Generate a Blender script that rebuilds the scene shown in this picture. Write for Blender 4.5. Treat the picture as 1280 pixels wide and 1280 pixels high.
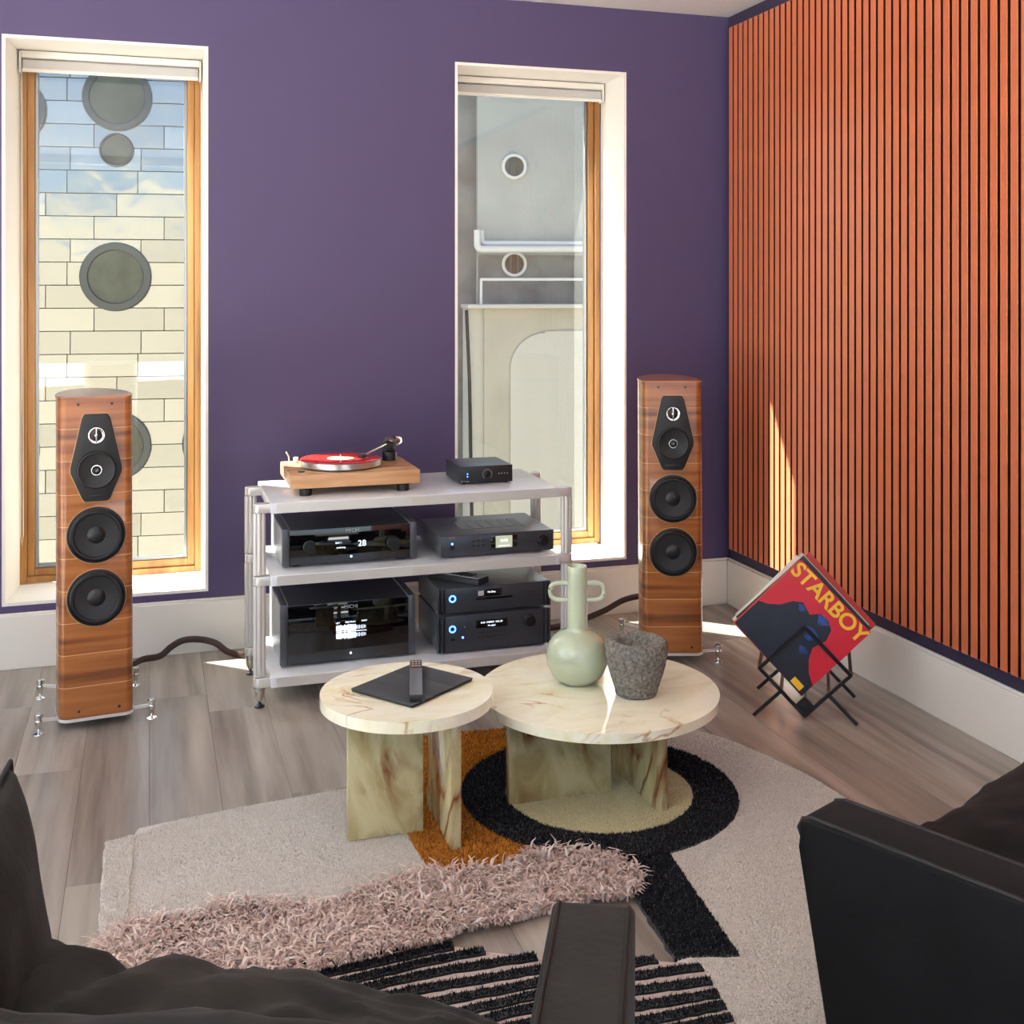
import bpy, bmesh, math, random
from mathutils import Vector, Matrix, Euler, noise

# ------------------------------------------------------------------ scene, camera, sky, sun
scene = bpy.context.scene
for o in list(bpy.data.objects):
    bpy.data.objects.remove(o)
COL = scene.collection
R_ = math.radians
rnd = random.Random(7)

cam_d = bpy.data.cameras.new('camera')
cam_d.lens = 1435.28 / 1280 * 36.0
cam_d.sensor_width = 36.0
cam_d.shift_y = -(640 - 362.28) / 1280
cam_d.clip_start = 0.02
cam = bpy.data.objects.new('camera', cam_d)
COL.objects.link(cam)
cam.location = (0, 0, 1.44)
cam.rotation_euler = (R_(90), 0, R_(-17.5538))
scene.camera = cam

SUN_DIR = Vector((1.0, -0.895, -1.5)).normalized()          # the way the light travels
world = bpy.data.worlds.new('sky'); scene.world = world
world.use_nodes = True
wn = world.node_tree.nodes; wl = world.node_tree.links
bg = wn['Background']
sky = wn.new('ShaderNodeTexSky'); sky.sky_type = 'NISHITA'
sky.sun_disc = False
sky.sun_elevation = R_(48)
sky.sun_rotation = R_(-48)
sky.air_density = 1.0; sky.dust_density = 4.0; sky.ozone_density = 1.0
wl.new(sky.outputs[0], bg.inputs[0])
bg.inputs[1].default_value = 0.36

sun_d = bpy.data.lights.new('sun', 'SUN')
sun_d.energy = 34.0; sun_d.angle = R_(0.6); sun_d.color = (1.0, 0.955, 0.885)
sun = bpy.data.objects.new('sun', sun_d); COL.objects.link(sun)
sun.rotation_euler = SUN_DIR.to_track_quat('-Z', 'Y').to_euler()
sun.location = (-6, 10, 12)

def portal(name, loc, rot, sx, sy):
    d = bpy.data.lights.new(name, 'AREA'); d.shape = 'RECTANGLE'; d.size = sx; d.size_y = sy
    d.cycles.is_portal = True
    o = bpy.data.objects.new(name, d); o.location = loc; o.rotation_euler = rot; COL.objects.link(o)

vs = scene.view_settings
vs.view_transform = 'Standard'; vs.look = 'None'; vs.gamma = 1.0; vs.use_curve_mapping = False
vs.exposure = 0.9
scene.cycles.use_denoising = True
scene.cycles.caustics_reflective = False
scene.cycles.caustics_refractive = False
scene.cycles.sample_clamp_indirect = 6.0
scene.cycles.max_bounces = 10
scene.cycles.transparent_max_bounces = 12

# ------------------------------------------------------------------ room numbers (metres)
D = 4.739; RX = 2.545; CEIL = 2.694; LX = -2.6; BY = -1.3
W1 = (-0.520, 0.2145); W2 = (1.2561, 2.0234); WZ = (0.2488, 2.400)
FRY = 5.015            # inner face of the window frames
portal('portal_rear', (-0.05, BY - 0.2, 1.35), (R_(90), 0, 0), 5.0, 2.55)
portal('portal_side', (LX - 0.2, 1.2, 1.35), (R_(90), 0, R_(-90)), 4.4, 2.55)
portal('portal_one', ((W1[0] + W1[1]) / 2, 5.27, 1.33), (R_(-90), 0, 0), 0.72, 2.1)
portal('portal_two', ((W2[0] + W2[1]) / 2, 5.27, 1.33), (R_(-90), 0, 0), 0.75, 2.1)

# ------------------------------------------------------------------ helpers
def lin(c):
    return tuple(((x / 255) / 12.92 if x / 255 <= 0.04045 else ((x / 255 + 0.055) / 1.055) ** 2.4) for x in c) + (1.0,)

def new_mat(name):
    m = bpy.data.materials.new(name); m.use_nodes = True
    n = m.node_tree.nodes; l = m.node_tree.links
    return m, n, l, n['Principled BSDF']

def M(name, col, rough=0.5, metal=0.0, spec=0.5, bump=0.0, bscale=200.0, vary=0.0, vscale=6.0, coat=0.0, sheen=0.0, emit=None, estr=0.0):
    m, n, l, p = new_mat(name)
    c = lin(col)
    p.inputs['Base Color'].default_value = c
    p.inputs['Roughness'].default_value = rough
    p.inputs['Metallic'].default_value = metal
    p.inputs['Specular IOR Level'].default_value = spec
    p.inputs['Coat Weight'].default_value = coat
    p.inputs['Sheen Weight'].default_value = sheen
    if emit:
        p.inputs['Emission Color'].default_value = lin(emit); p.inputs['Emission Strength'].default_value = estr
    tc = None
    if bump or vary:
        tc = n.new('ShaderNodeTexCoord')
    if vary:
        t = n.new('ShaderNodeTexNoise'); t.inputs['Scale'].default_value = vscale; t.inputs['Detail'].default_value = 5
        l.new(tc.outputs['Object'], t.inputs['Vector'])
        r = n.new('ShaderNodeValToRGB')
        r.color_ramp.elements[0].position = 0.3; r.color_ramp.elements[1].position = 0.7
        r.color_ramp.elements[0].color = tuple(x * (1 - vary) for x in c[:3]) + (1,)
        r.color_ramp.elements[1].color = tuple(min(1, x * (1 + vary)) for x in c[:3]) + (1,)
        l.new(t.outputs['Fac'], r.inputs[0]); l.new(r.outputs[0], p.inputs['Base Color'])
    if bump:
        t = n.new('ShaderNodeTexNoise'); t.inputs['Scale'].default_value = bscale; t.inputs['Detail'].default_value = 3
        l.new(tc.outputs['Object'], t.inputs['Vector'])
        b = n.new('ShaderNodeBump'); b.inputs['Strength'].default_value = bump; b.inputs['Distance'].default_value = 0.004
        l.new(t.outputs['Fac'], b.inputs['Height']); l.new(b.outputs[0], p.inputs['Normal'])
    return m

def ramp(n, stops):
    r = n.new('ShaderNodeValToRGB'); e = r.color_ramp.elements
    while len(e) < len(stops): e.new(0.5)
    for k, (pos, c) in enumerate(stops):
        e[k].position = pos; e[k].color = lin(c)
    return r

def wood(name, dark, mid, light, axis_scale, rough=0.35, scale=1.0, rand=False, coat=0.0, spec=0.5, bump=0.06):
    """Grain stretched along the axis with the smallest number in axis_scale."""
    m, n, l, p = new_mat(name)
    tc = n.new('ShaderNodeTexCoord'); mp = n.new('ShaderNodeMapping')
    mp.inputs['Scale'].default_value = tuple(a * scale for a in axis_scale)
    if rand:
        oi = n.new('ShaderNodeObjectInfo'); mu = n.new('ShaderNodeMath'); mu.operation = 'MULTIPLY'; mu.inputs[1].default_value = 83.0
        l.new(oi.outputs['Random'], mu.inputs[0])
        cb = n.new('ShaderNodeCombineXYZ'); l.new(mu.outputs[0], cb.inputs[0]); l.new(mu.outputs[0], cb.inputs[1]); l.new(mu.outputs[0], cb.inputs[2])
        ad = n.new('ShaderNodeVectorMath'); ad.operation = 'ADD'
        l.new(tc.outputs['Object'], ad.inputs[0]); l.new(cb.outputs[0], ad.inputs[1]); l.new(ad.outputs[0], mp.inputs[0])
    else:
        l.new(tc.outputs['Object'], mp.inputs[0])
    nz = n.new('ShaderNodeTexNoise'); nz.inputs['Scale'].default_value = 2.2; nz.inputs['Detail'].default_value = 7; nz.inputs['Roughness'].default_value = 0.62
    l.new(mp.outputs[0], nz.inputs['Vector'])
    n2 = n.new('ShaderNodeTexNoise'); n2.inputs['Scale'].default_value = 0.55; n2.inputs['Detail'].default_value = 2; n2.inputs['Distortion'].default_value = 0.6
    l.new(mp.outputs[0], n2.inputs['Vector'])
    m1 = n.new('ShaderNodeMath'); m1.operation = 'MULTIPLY'; m1.inputs[1].default_value = 16.0
    l.new(n2.outputs['Fac'], m1.inputs[0])
    m2 = n.new('ShaderNodeMath'); m2.operation = 'SINE'; l.new(m1.outputs[0], m2.inputs[0])
    m3 = n.new('ShaderNodeMath'); m3.operation = 'MULTIPLY_ADD'; m3.inputs[1].default_value = 0.13
    l.new(m2.outputs[0], m3.inputs[0]); l.new(nz.outputs['Fac'], m3.inputs[2])
    r = ramp(n, [(0.28, dark), (0.5, mid), (0.72, light)])
    l.new(m3.outputs[0], r.inputs[0])
    out = r.outputs[0]
    if rand:
        hs = n.new('ShaderNodeHueSaturation'); mr = n.new('ShaderNodeMapRange')
        mr.inputs['To Min'].default_value = 0.84; mr.inputs['To Max'].default_value = 1.14
        l.new(oi.outputs['Random'], mr.inputs[0]); l.new(mr.outputs[0], hs.inputs['Value']); l.new(out, hs.inputs['Color'])
        out = hs.outputs[0]
    l.new(out, p.inputs['Base Color'])
    p.inputs['Roughness'].default_value = rough; p.inputs['Coat Weight'].default_value = coat
    p.inputs['Specular IOR Level'].default_value = spec
    b = n.new('ShaderNodeBump'); b.inputs['Strength'].default_value = bump; b.inputs['Distance'].default_value = 0.003
    l.new(m3.outputs[0], b.inputs['Height']); l.new(b.outputs[0], p.inputs['Normal'])
    return m

def onyx(name, stops, scale, rough=0.12, vein=(150, 92, 40), vein_w=0.03, lo=0.48, hi=0.68):
    m, n, l, p = new_mat(name)
    tc = n.new('ShaderNodeTexCoord'); mp = n.new('ShaderNodeMapping'); mp.inputs['Scale'].default_value = scale
    mp.inputs['Rotation'].default_value = (0.2, 0.35, 0.5)
    l.new(tc.outputs['Object'], mp.inputs[0])
    nz = n.new('ShaderNodeTexNoise'); nz.inputs['Scale'].default_value = 1.3; nz.inputs['Detail'].default_value = 8; nz.inputs['Roughness'].default_value = 0.6; nz.inputs['Distortion'].default_value = 1.0
    l.new(mp.outputs[0], nz.inputs['Vector'])
    r = ramp(n, stops); l.new(nz.outputs['Fac'], r.inputs[0])
    n2 = n.new('ShaderNodeTexNoise'); n2.inputs['Scale'].default_value = 0.8; n2.inputs['Detail'].default_value = 5; n2.inputs['Distortion'].default_value = 1.6
    l.new(mp.outputs[0], n2.inputs['Vector'])
    sb = n.new('ShaderNodeMath'); sb.operation = 'SUBTRACT'; sb.inputs[1].default_value = 0.52; l.new(n2.outputs['Fac'], sb.inputs[0])
    ab = n.new('ShaderNodeMath'); ab.operation = 'ABSOLUTE'; l.new(sb.outputs[0], ab.inputs[0])
    mr = n.new('ShaderNodeMapRange'); mr.inputs['From Min'].default_value = 0.0; mr.inputs['From Max'].default_value = vein_w
    mr.inputs['To Min'].default_value = 1.0; mr.inputs['To Max'].default_value = 0.0
    l.new(ab.outputs[0], mr.inputs[0])
    n3 = n.new('ShaderNodeTexNoise'); n3.inputs['Scale'].default_value = 5.0; l.new(tc.outputs['Object'], n3.inputs['Vector'])
    r3 = n.new('ShaderNodeMapRange'); r3.inputs['From Min'].default_value = lo; r3.inputs['From Max'].default_value = hi; l.new(n3.outputs['Fac'], r3.inputs[0])
    mm = n.new('ShaderNodeMath'); mm.operation = 'MULTIPLY'; l.new(mr.outputs[0], mm.inputs[0]); l.new(r3.outputs[0], mm.inputs[1])
    mx = n.new('ShaderNodeMixRGB'); mx.inputs[2].default_value = lin(vein)
    l.new(mm.outputs[0], mx.inputs[0]); l.new(r.outputs[0], mx.inputs[1]); l.new(mx.outputs[0], p.inputs['Base Color'])
    p.inputs['Roughness'].default_value = rough; p.inputs['Coat Weight'].default_value = 0.3; p.inputs['Coat Roughness'].default_value = 0.05
    p.inputs['Subsurface Weight'].default_value = 0.15; p.inputs['Subsurface Radius'].default_value = (0.02, 0.016, 0.008)
    return m

def glass(name, tint=(0.86, 0.9, 0.88), ior=1.45):
    m = bpy.data.materials.new(name); m.use_nodes = True
    n = m.node_tree.nodes; l = m.node_tree.links
    n.remove(n['Principled BSDF'])
    t = n.new('ShaderNodeBsdfTransparent'); t.inputs[0].default_value = tint + (1,)
    g = n.new('ShaderNodeBsdfGlossy'); g.inputs['Roughness'].default_value = 0.0
    lw = n.new('ShaderNodeLayerWeight'); lw.inputs[0].default_value = 0.5
    pw_ = n.new('ShaderNodeMath'); pw_.operation = 'POWER'; pw_.inputs[1].default_value = 4.0; l.new(lw.outputs['Facing'], pw_.inputs[0])
    f = n.new('ShaderNodeMath'); f.operation = 'MULTIPLY_ADD'; f.inputs[1].default_value = 0.6; f.inputs[2].default_value = 0.05; l.new(pw_.outputs[0], f.inputs[0])
    mx = n.new('ShaderNodeMixShader'); l.new(f.outputs[0], mx.inputs[0]); l.new(t.outputs[0], mx.inputs[1]); l.new(g.outputs[0], mx.inputs[2])
    l.new(mx.outputs[0], n['Material Output'].inputs[0])
    return m

def link(name, me, mat=None, parent=None, loc=None, rot=None):
    o = bpy.data.objects.new(name, me); COL.objects.link(o)
    if mat is not None and hasattr(me, 'materials') and len(me.materials) == 0: me.materials.append(mat)
    if parent: o.parent = parent
    if loc: o.location = loc
    if rot: o.rotation_euler = rot
    return o

def fin(name, bm, mat, parent=None, smooth=False, loc=None, rot=None, auto=None):
    bmesh.ops.recalc_face_normals(bm, faces=bm.faces)
    me = bpy.data.meshes.new(name); bm.to_mesh(me); bm.free()
    if smooth:
        for f in me.polygons: f.use_smooth = True
        if auto is not None:
            try: me.set_sharp_from_angle(angle=R_(auto))
            except Exception: pass
    return link(name, me, mat, parent, loc, rot)

def tag(o, label=None, cat=None, group=None, kind=None):
    if label: o['label'] = label
    if cat: o['category'] = cat
    if group: o['group'] = group
    if kind: o['kind'] = kind
    return o

def thing(name, label, cat, loc=(0, 0, 0), rz=0.0, group=None):
    o = bpy.data.objects.new(name, None); COL.objects.link(o)
    o.empty_display_size = 0.1; o.location = loc; o.rotation_euler = (0, 0, rz)
    return tag(o, label, cat, group)

def abox(bm, x0, x1, y0, y1, z0, z1, bev=0.0, seg=2):
    r = bmesh.ops.create_cube(bm, size=1.0)
    for v in r['verts']:
        v.co = Vector((x0 + (v.co.x + .5) * (x1 - x0), y0 + (v.co.y + .5) * (y1 - y0), z0 + (v.co.z + .5) * (z1 - z0)))
    if bev:
        es = list({e for v in r['verts'] for e in v.link_edges})
        bmesh.ops.bevel(bm, geom=es, offset=bev, segments=seg, affect='EDGES', profile=0.5)

def box(name, x0, x1, y0, y1, z0, z1, mat, parent=None, bev=0.0, seg=2, loc=None, rot=None):
    bm = bmesh.new(); abox(bm, x0, x1, y0, y1, z0, z1, bev, seg)
    return fin(name, bm, mat, parent, smooth=bev > 0, auto=40, loc=loc, rot=rot)

def aprism(bm, pts, z0, z1, bev=0.0, seg=2, frame=None):
    """Extrude outline pts (x, y) from z0 to z1; frame maps local to mesh space."""
    lo = [bm.verts.new((x, y, z0)) for x, y in pts]; hi = [bm.verts.new((x, y, z1)) for x, y in pts]
    fs = [bm.faces.new(lo[::-1]), bm.faces.new(hi)]
    k = len(pts)
    for i in range(k): bm.faces.new((lo[i], lo[(i + 1) % k], hi[(i + 1) % k], hi[i]))
    vs_ = lo + hi
    if bev:
        es = list(fs[1].edges) + list(fs[0].edges)
        r = bmesh.ops.bevel(bm, geom=es, offset=bev, segments=seg, affect='EDGES', profile=0.5)
        vs_ = list({v for v in vs_ if v.is_valid} | set(r['verts']))
    if frame is not None: bmesh.ops.transform(bm, matrix=frame, verts=[v for v in vs_ if v.is_valid])
    return vs_

def prism(name, pts, z0, z1, mat, parent=None, bev=0.0, seg=2, frame=None, smooth=True, auto=35, loc=None, rot=None):
    bm = bmesh.new(); aprism(bm, pts, z0, z1, bev, seg, frame)
    return fin(name, bm, mat, parent, smooth, loc, rot, auto)

def alathe(bm, prof, seg=32, frame=None):
    """prof: (r, z) list, revolved about z."""
    rings = []; vs_ = []
    for r, z in prof:
        if r < 1e-6:
            v = bm.verts.new((0, 0, z)); rings.append([v]); vs_.append(v)
        else:
            ring = [bm.verts.new((r * math.cos(2 * math.pi * i / seg), r * math.sin(2 * math.pi * i / seg), z)) for i in range(seg)]
            rings.append(ring); vs_ += ring
    for a, b in zip(rings, rings[1:]):
        for i in range(seg):
            j = (i + 1) % seg
            if len(a) == 1 and len(b) == 1: continue
            if len(a) == 1: bm.faces.new((a[0], b[i], b[j]))
            elif len(b) == 1: bm.faces.new((a[i], a[j], b[0]))
            else: bm.faces.new((a[i], a[j], b[j], b[i]))
    if frame is not None: bmesh.ops.transform(bm, matrix=frame, verts=vs_)

def lathe(name, prof, mat, parent=None, seg=32, frame=None, auto=35, loc=None, rot=None):
    bm = bmesh.new(); alathe(bm, prof, seg, frame)
    return fin(name, bm, mat, parent, True, loc, rot, auto)

def smooth_path(pts, n=8):
    P = [Vector(p) for p in pts]
    Q = [P[0] * 2 - P[1]] + P + [P[-1] * 2 - P[-2]]
    out = []
    for i in range(1, len(Q) - 2):
        for k in range(n):
            t = k / n
            a, b, c, d = Q[i - 1], Q[i], Q[i + 1], Q[i + 2]
            out.append(0.5 * ((2 * b) + (c - a) * t + (2 * a - 5 * b + 4 * c - d) * t * t + (3 * b - a - 3 * c + d) * t ** 3))
    return out + [P[-1]]

def atube(bm, pts, ra, rb=None, seg=10, up=Vector((0, 0, 1)), square=False):
    """Sweep an ellipse (or a rectangle when square) along pts; ra across, rb along 'up'."""
    rb = ra if rb is None else rb
    P = [Vector(p) for p in pts]; rings = []
    for i, p in enumerate(P):
        t = (P[min(i + 1, len(P) - 1)] - P[max(i - 1, 0)]).normalized()
        u = up if abs(t.dot(up)) < 0.97 else Vector((1, 0, 0))
        s = t.cross(u).normalized(); w = s.cross(t).normalized()
        if square: cs = [(-1, -1), (1, -1), (1, 1), (-1, 1)]
        else: cs = [(math.cos(2 * math.pi * k / seg), math.sin(2 * math.pi * k / seg)) for k in range(seg)]
        rings.append([bm.verts.new(p + s * a * ra + w * b * rb) for a, b in cs])
    k = len(rings[0])
    for a, b in zip(rings, rings[1:]):
        for i in range(k): bm.faces.new((a[i], a[(i + 1) % k], b[(i + 1) % k], b[i]))
    bm.faces.new(rings[0][::-1]); bm.faces.new(rings[-1])

def tube(name, pts, ra, mat, parent=None, rb=None, seg=10, square=False, up=Vector((0, 0, 1)), loc=None, rot=None):
    bm = bmesh.new(); atube(bm, pts, ra, rb, seg, up, square)
    return fin(name, bm, mat, parent, not square, loc, rot, 50)

def text(name, s, size, loc, rot, mat, parent=None, ex=0.0004, align='CENTER', shear=0.0, bold=0.0):
    c = bpy.data.curves.new(name, 'FONT'); c.body = s; c.size = size; c.extrude = ex
    c.align_x = align; c.align_y = 'CENTER'; c.shear = shear; c.offset = bold
    c.materials.append(mat)
    tmp = bpy.data.objects.new(name, c); COL.objects.link(tmp)
    dg = bpy.context.evaluated_depsgraph_get()
    me = bpy.data.meshes.new_from_object(tmp.evaluated_get(dg)); me.name = name
    bpy.data.objects.remove(tmp); bpy.data.curves.remove(c)
    if len(me.materials) == 0: me.materials.append(mat)
    return link(name, me, None, parent, loc, rot)

FRONT = (R_(90), 0, 0)       # text upright, facing -y

def circle(r, n=32, cx=0.0, cy=0.0):
    return [(cx + r * math.cos(2 * math.pi * i / n), cy + r * math.sin(2 * math.pi * i / n)) for i in range(n)]

def TR(x, y, z): return Matrix.Translation((x, y, z))
RX90 = Matrix.Rotation(R_(90), 4, 'X')       # lathe axis z -> -y (faces the camera)

# ------------------------------------------------------------------ materials
m_purple = M('purple_paint', (82, 72, 108), 0.55, spec=0.35, bump=0.03, bscale=350)
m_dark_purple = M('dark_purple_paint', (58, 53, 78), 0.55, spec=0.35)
m_white = M('white_paint', (232, 228, 220), 0.5, bump=0.01, bscale=200)
m_reveal = M('reveal_white', (238, 234, 226), 0.55)
m_ceiling = M('ceiling_white', (236, 234, 230), 0.7)
m_floor = wood('grey_oak', (118, 109, 101), (142, 133, 124), (160, 152, 143), (9, 0.55, 9), rough=0.27, rand=True, bump=0.10, spec=0.65)
m_gap = M('floor_gap', (92, 82, 75), 0.8)
m_slat = M('orange_slat', (206, 106, 62), 0.42, spec=0.7, bump=0.05, bscale=180, vary=0.06, vscale=9, sheen=0.12)
m_felt = M('dark_felt', (34, 16, 12), 0.95)
m_frame = wood('larch_frame', (136, 90, 42), (170, 118, 60), (192, 142, 84), (9, 9, 0.7), rough=0.4)
m_alu = M('aluminium_spacer', (150, 152, 156), 0.35, metal=0.9)
m_glass = glass('window_glass', (0.75, 0.775, 0.77))
m_blind = M('blind_fabric', (186, 184, 180), 0.7)
m_blind_w = M('blind_cassette', (226, 222, 212), 0.45)
m_veneer = wood('walnut_veneer', (104, 58, 28), (146, 86, 42), (172, 108, 56), (0.8, 0.8, 16), rough=0.28, coat=0.35, bump=0.02)
m_inlay = M('maple_inlay', (212, 164, 112), 0.35)
m_black = M('satin_black', (22, 22, 24), 0.42)
m_cone = M('cone_black', (26, 27, 29), 0.55)
m_rubber = M('rubber_black', (17, 18, 20), 0.38)
m_leather = M('black_leather_plate', (24, 25, 27), 0.5, bump=0.05, bscale=500)
m_chrome = M('polished_chrome', (214, 212, 206), 0.16, metal=1.0)
m_silver = M('brushed_silver', (216, 214, 209), 0.34, metal=0.4, spec=0.6)
m_shelf = M('silver_shelf', (222, 225, 229), 0.22, metal=0.12, spec=0.8)
m_anod = M('dark_anodised', (64, 67, 74), 0.38, metal=0.45)
m_anod2 = M('charcoal_metal', (84, 87, 94), 0.34, metal=0.5)
m_case_glare = M('graphite_case_glare', (130, 133, 139), 0.3, metal=0.55)  # paler than the faceplates: window glare on the tops is in this colour
m_side = M('amp_side_metal', (168, 170, 174), 0.35, metal=0.5)
m_gloss = M('gloss_black_glass', (6, 7, 9), 0.04, spec=0.6, coat=0.5)
m_knob = M('knob_black', (24, 25, 28), 0.3, metal=0.3)
m_glow = M('display_white', (230, 240, 250), 0.5, emit=(225, 238, 255), estr=1.0)
m_blue = M('blue_led', (90, 150, 255), 0.5, emit=(70, 140, 255), estr=4.0)
m_screen = M('pale_screen', (168, 172, 150), 0.4, emit=(170, 176, 150), estr=0.35)
m_grey_txt = M('grey_print', (170, 172, 176), 0.5)
m_oak = wood('turntable_walnut', (150, 104, 66), (186, 138, 94), (208, 164, 122), (0.9, 12, 12), rough=0.4)
m_red = M('red_vinyl', (226, 44, 34), 0.22, spec=0.6, coat=0.4)
m_label = M('record_label', (214, 190, 128), 0.5, vary=0.3, vscale=60)
m_platter = M('platter_alloy', (206, 204, 200), 0.3, metal=0.85)
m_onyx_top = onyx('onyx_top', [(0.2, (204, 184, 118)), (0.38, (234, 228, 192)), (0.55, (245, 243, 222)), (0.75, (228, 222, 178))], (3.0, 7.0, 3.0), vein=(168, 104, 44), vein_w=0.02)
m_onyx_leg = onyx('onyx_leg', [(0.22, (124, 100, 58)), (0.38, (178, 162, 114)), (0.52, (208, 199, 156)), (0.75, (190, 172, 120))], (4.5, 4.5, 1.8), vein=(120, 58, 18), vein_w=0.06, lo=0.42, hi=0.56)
m_celadon = M('celadon_glaze', (182, 192, 164), 0.1, coat=0.6, vary=0.05, vscale=10)
m_stone = M('grey_volcanic_stone', (118, 114, 106), 0.9, bump=1.0, bscale=140, vary=0.55, vscale=110)
m_tablet = M('charcoal_cover', (58, 60, 64), 0.6, bump=0.03, bscale=600)
m_bar = M('black_steel', (20, 20, 22), 0.45)
m_cable = M('brown_cable', (66, 46, 44), 0.55)
m_suede = M('black_suede', (32, 30, 28), 0.8, spec=0.2, bump=0.25, bscale=60, vary=0.55, vscale=7, sheen=0.05)
m_suede2 = M('black_fabric', (13, 13, 14), 0.75, spec=0.15, bump=0.15, bscale=70, vary=0.4, vscale=6, sheen=0.03)
m_pipe = M('piping_black', (14, 14, 14), 0.6)
def pile(name, col, vary=0.18, b=0.9, sc=260):
    return M(name, col, 0.95, spec=0.1, bump=b, bscale=sc, vary=vary, vscale=150, sheen=0.2)
m_beige = pile('beige_pile', (196, 189, 181), 0.12)
m_cream = pile('cream_pile', (206, 198, 160), 0.12)
m_cream2 = pile('ivory_pile', (214, 208, 200), 0.1)
m_orange = pile('rust_pile', (178, 112, 28), 0.4, 1.0, 200)
m_blackp = pile('black_pile', (30, 30, 34), 0.35, 1.0, 200)
m_pinkp = pile('pink_grey_pile', (176, 158, 152), 0.2)
m_tan = M('tan_stucco', (146, 139, 122), 0.9, bump=0.2, bscale=20)
m_concrete = M('pale_concrete', (172, 175, 172), 0.9, bump=0.1, bscale=30, vary=0.1, vscale=1.3)
m_conc_d = M('stained_concrete', (128, 128, 127), 0.9, vary=0.25, vscale=3)
m_conc_b = M('beige_concrete', (176, 173, 162), 0.9, vary=0.08, vscale=2)
m_conc_l = M('light_render', (192, 191, 186), 0.9)
m_street = M('street_grey', (120, 118, 114), 0.9)
m_pipew = M('white_pipe', (214, 216, 216), 0.4)
m_ring = M('porthole_ring', (92, 96, 100), 0.35, metal=0.8)
m_pglass = M('porthole_glass', (84, 88, 78), 0.12, spec=0.6, vary=0.3, vscale=4)
m_pglass2 = M('porthole_glass_brown', (84, 62, 52), 0.2, vary=0.4, vscale=8)

def metal_panel():
    m, n, l, p = new_mat('steel_shingle')
    p.inputs['Metallic'].default_value = 0.85; p.inputs['Roughness'].default_value = 0.16
    tc = n.new('ShaderNodeTexCoord'); oi = n.new('ShaderNodeObjectInfo')
    mu = n.new('ShaderNodeVectorMath'); mu.operation = 'SCALE'; mu.inputs['Scale'].default_value = 40.0
    cb = n.new('ShaderNodeCombineXYZ')
    for i in range(3): l.new(oi.outputs['Random'], cb.inputs[i])
    l.new(cb.outputs[0], mu.inputs[0])
    ad = n.new('ShaderNodeVectorMath'); l.new(tc.outputs['Object'], ad.inputs[0]); l.new(mu.outputs[0], ad.inputs[1])
    t = n.new('ShaderNodeTexNoise'); t.inputs['Scale'].default_value = 2.2; t.inputs['Detail'].default_value = 1.5; t.inputs['Distortion'].default_value = 0.4
    l.new(ad.outputs[0], t.inputs['Vector'])
    b = n.new('ShaderNodeBump'); b.inputs['Strength'].default_value = 0.6; b.inputs['Distance'].default_value = 0.03
    l.new(t.outputs['Fac'], b.inputs['Height']); l.new(b.outputs[0], p.inputs['Normal'])
    mr = n.new('ShaderNodeMapRange'); mr.inputs['To Min'].default_value = 0.44; mr.inputs['To Max'].default_value = 0.55
    l.new(oi.outputs['Random'], mr.inputs[0])
    c = n.new('ShaderNodeCombineXYZ')
    for i in range(3): l.new(mr.outputs[0], c.inputs[i])
    l.new(c.outputs[0], p.inputs['Base Color'])
    return m
m_steel = metal_panel()

# ------------------------------------------------------------------ the room
def struct(o): o['kind'] = 'structure'; return o

# floor: a sub-floor and single oak planks running towards the windows
floor = struct(box('floor', LX, RX, BY, D, -0.06, -0.004, m_gap))
PW = 0.194; plank_me = {}
x = RX - 0.002; ci = 0
# one joint passes x = 0.002 as in the photograph
x0 = 0.002 - PW * 14
cx_ = x0
while cx_ < RX:
    xa, xb = max(cx_, LX), min(cx_ + PW, RX)
    if xb - xa > 0.01:
        y = BY - rnd.uniform(0.1, 1.9)
        while y < D:
            ya, yb = max(y, BY), min(y + 1.95, D)
            if yb - ya > 0.02:
                key = (round(xb - xa, 3), round(yb - ya, 3))
                if key not in plank_me:
                    bm = bmesh.new(); abox(bm, -key[0] / 2 + .0003, key[0] / 2 - .0003, -key[1] / 2 + .0003, key[1] / 2 - .0003, -0.012, 0, 0.0008, 1)
                    bmesh.ops.recalc_face_normals(bm, faces=bm.faces)
                    me = bpy.data.meshes.new('plank'); bm.to_mesh(me); bm.free(); me.materials.append(m_floor); plank_me[key] = me
                link('plank', plank_me[key], None, floor, ((xa + xb) / 2, (ya + yb) / 2, 0))
            y += 1.95
    cx_ += PW

ceiling = struct(box('ceiling', LX - .1, RX + .1, BY - .1, D + .3, CEIL, CEIL + 0.12, m_ceiling))
box('vent_slot', 0, 0.16, 0, 0.012, -0.004, 0.0, M('vent_grey', (150, 148, 144), 0.6), ceiling, loc=(1.72, 4.58, CEIL))

def wall_holes(name, x0, x1, z0, z1, y0, y1, holes, mat, parent=None):
    bm = bmesh.new(); xs = x0
    for (a, b, c, d) in holes:
        abox(bm, xs, a, y0, y1, z0, z1)
        abox(bm, a, b, y0, y1, z0, c); abox(bm, a, b, y0, y1, d, z1)
        xs = b
    abox(bm, xs, x1, y0, y1, z0, z1)
    return fin(name, bm, mat, parent)

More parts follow.
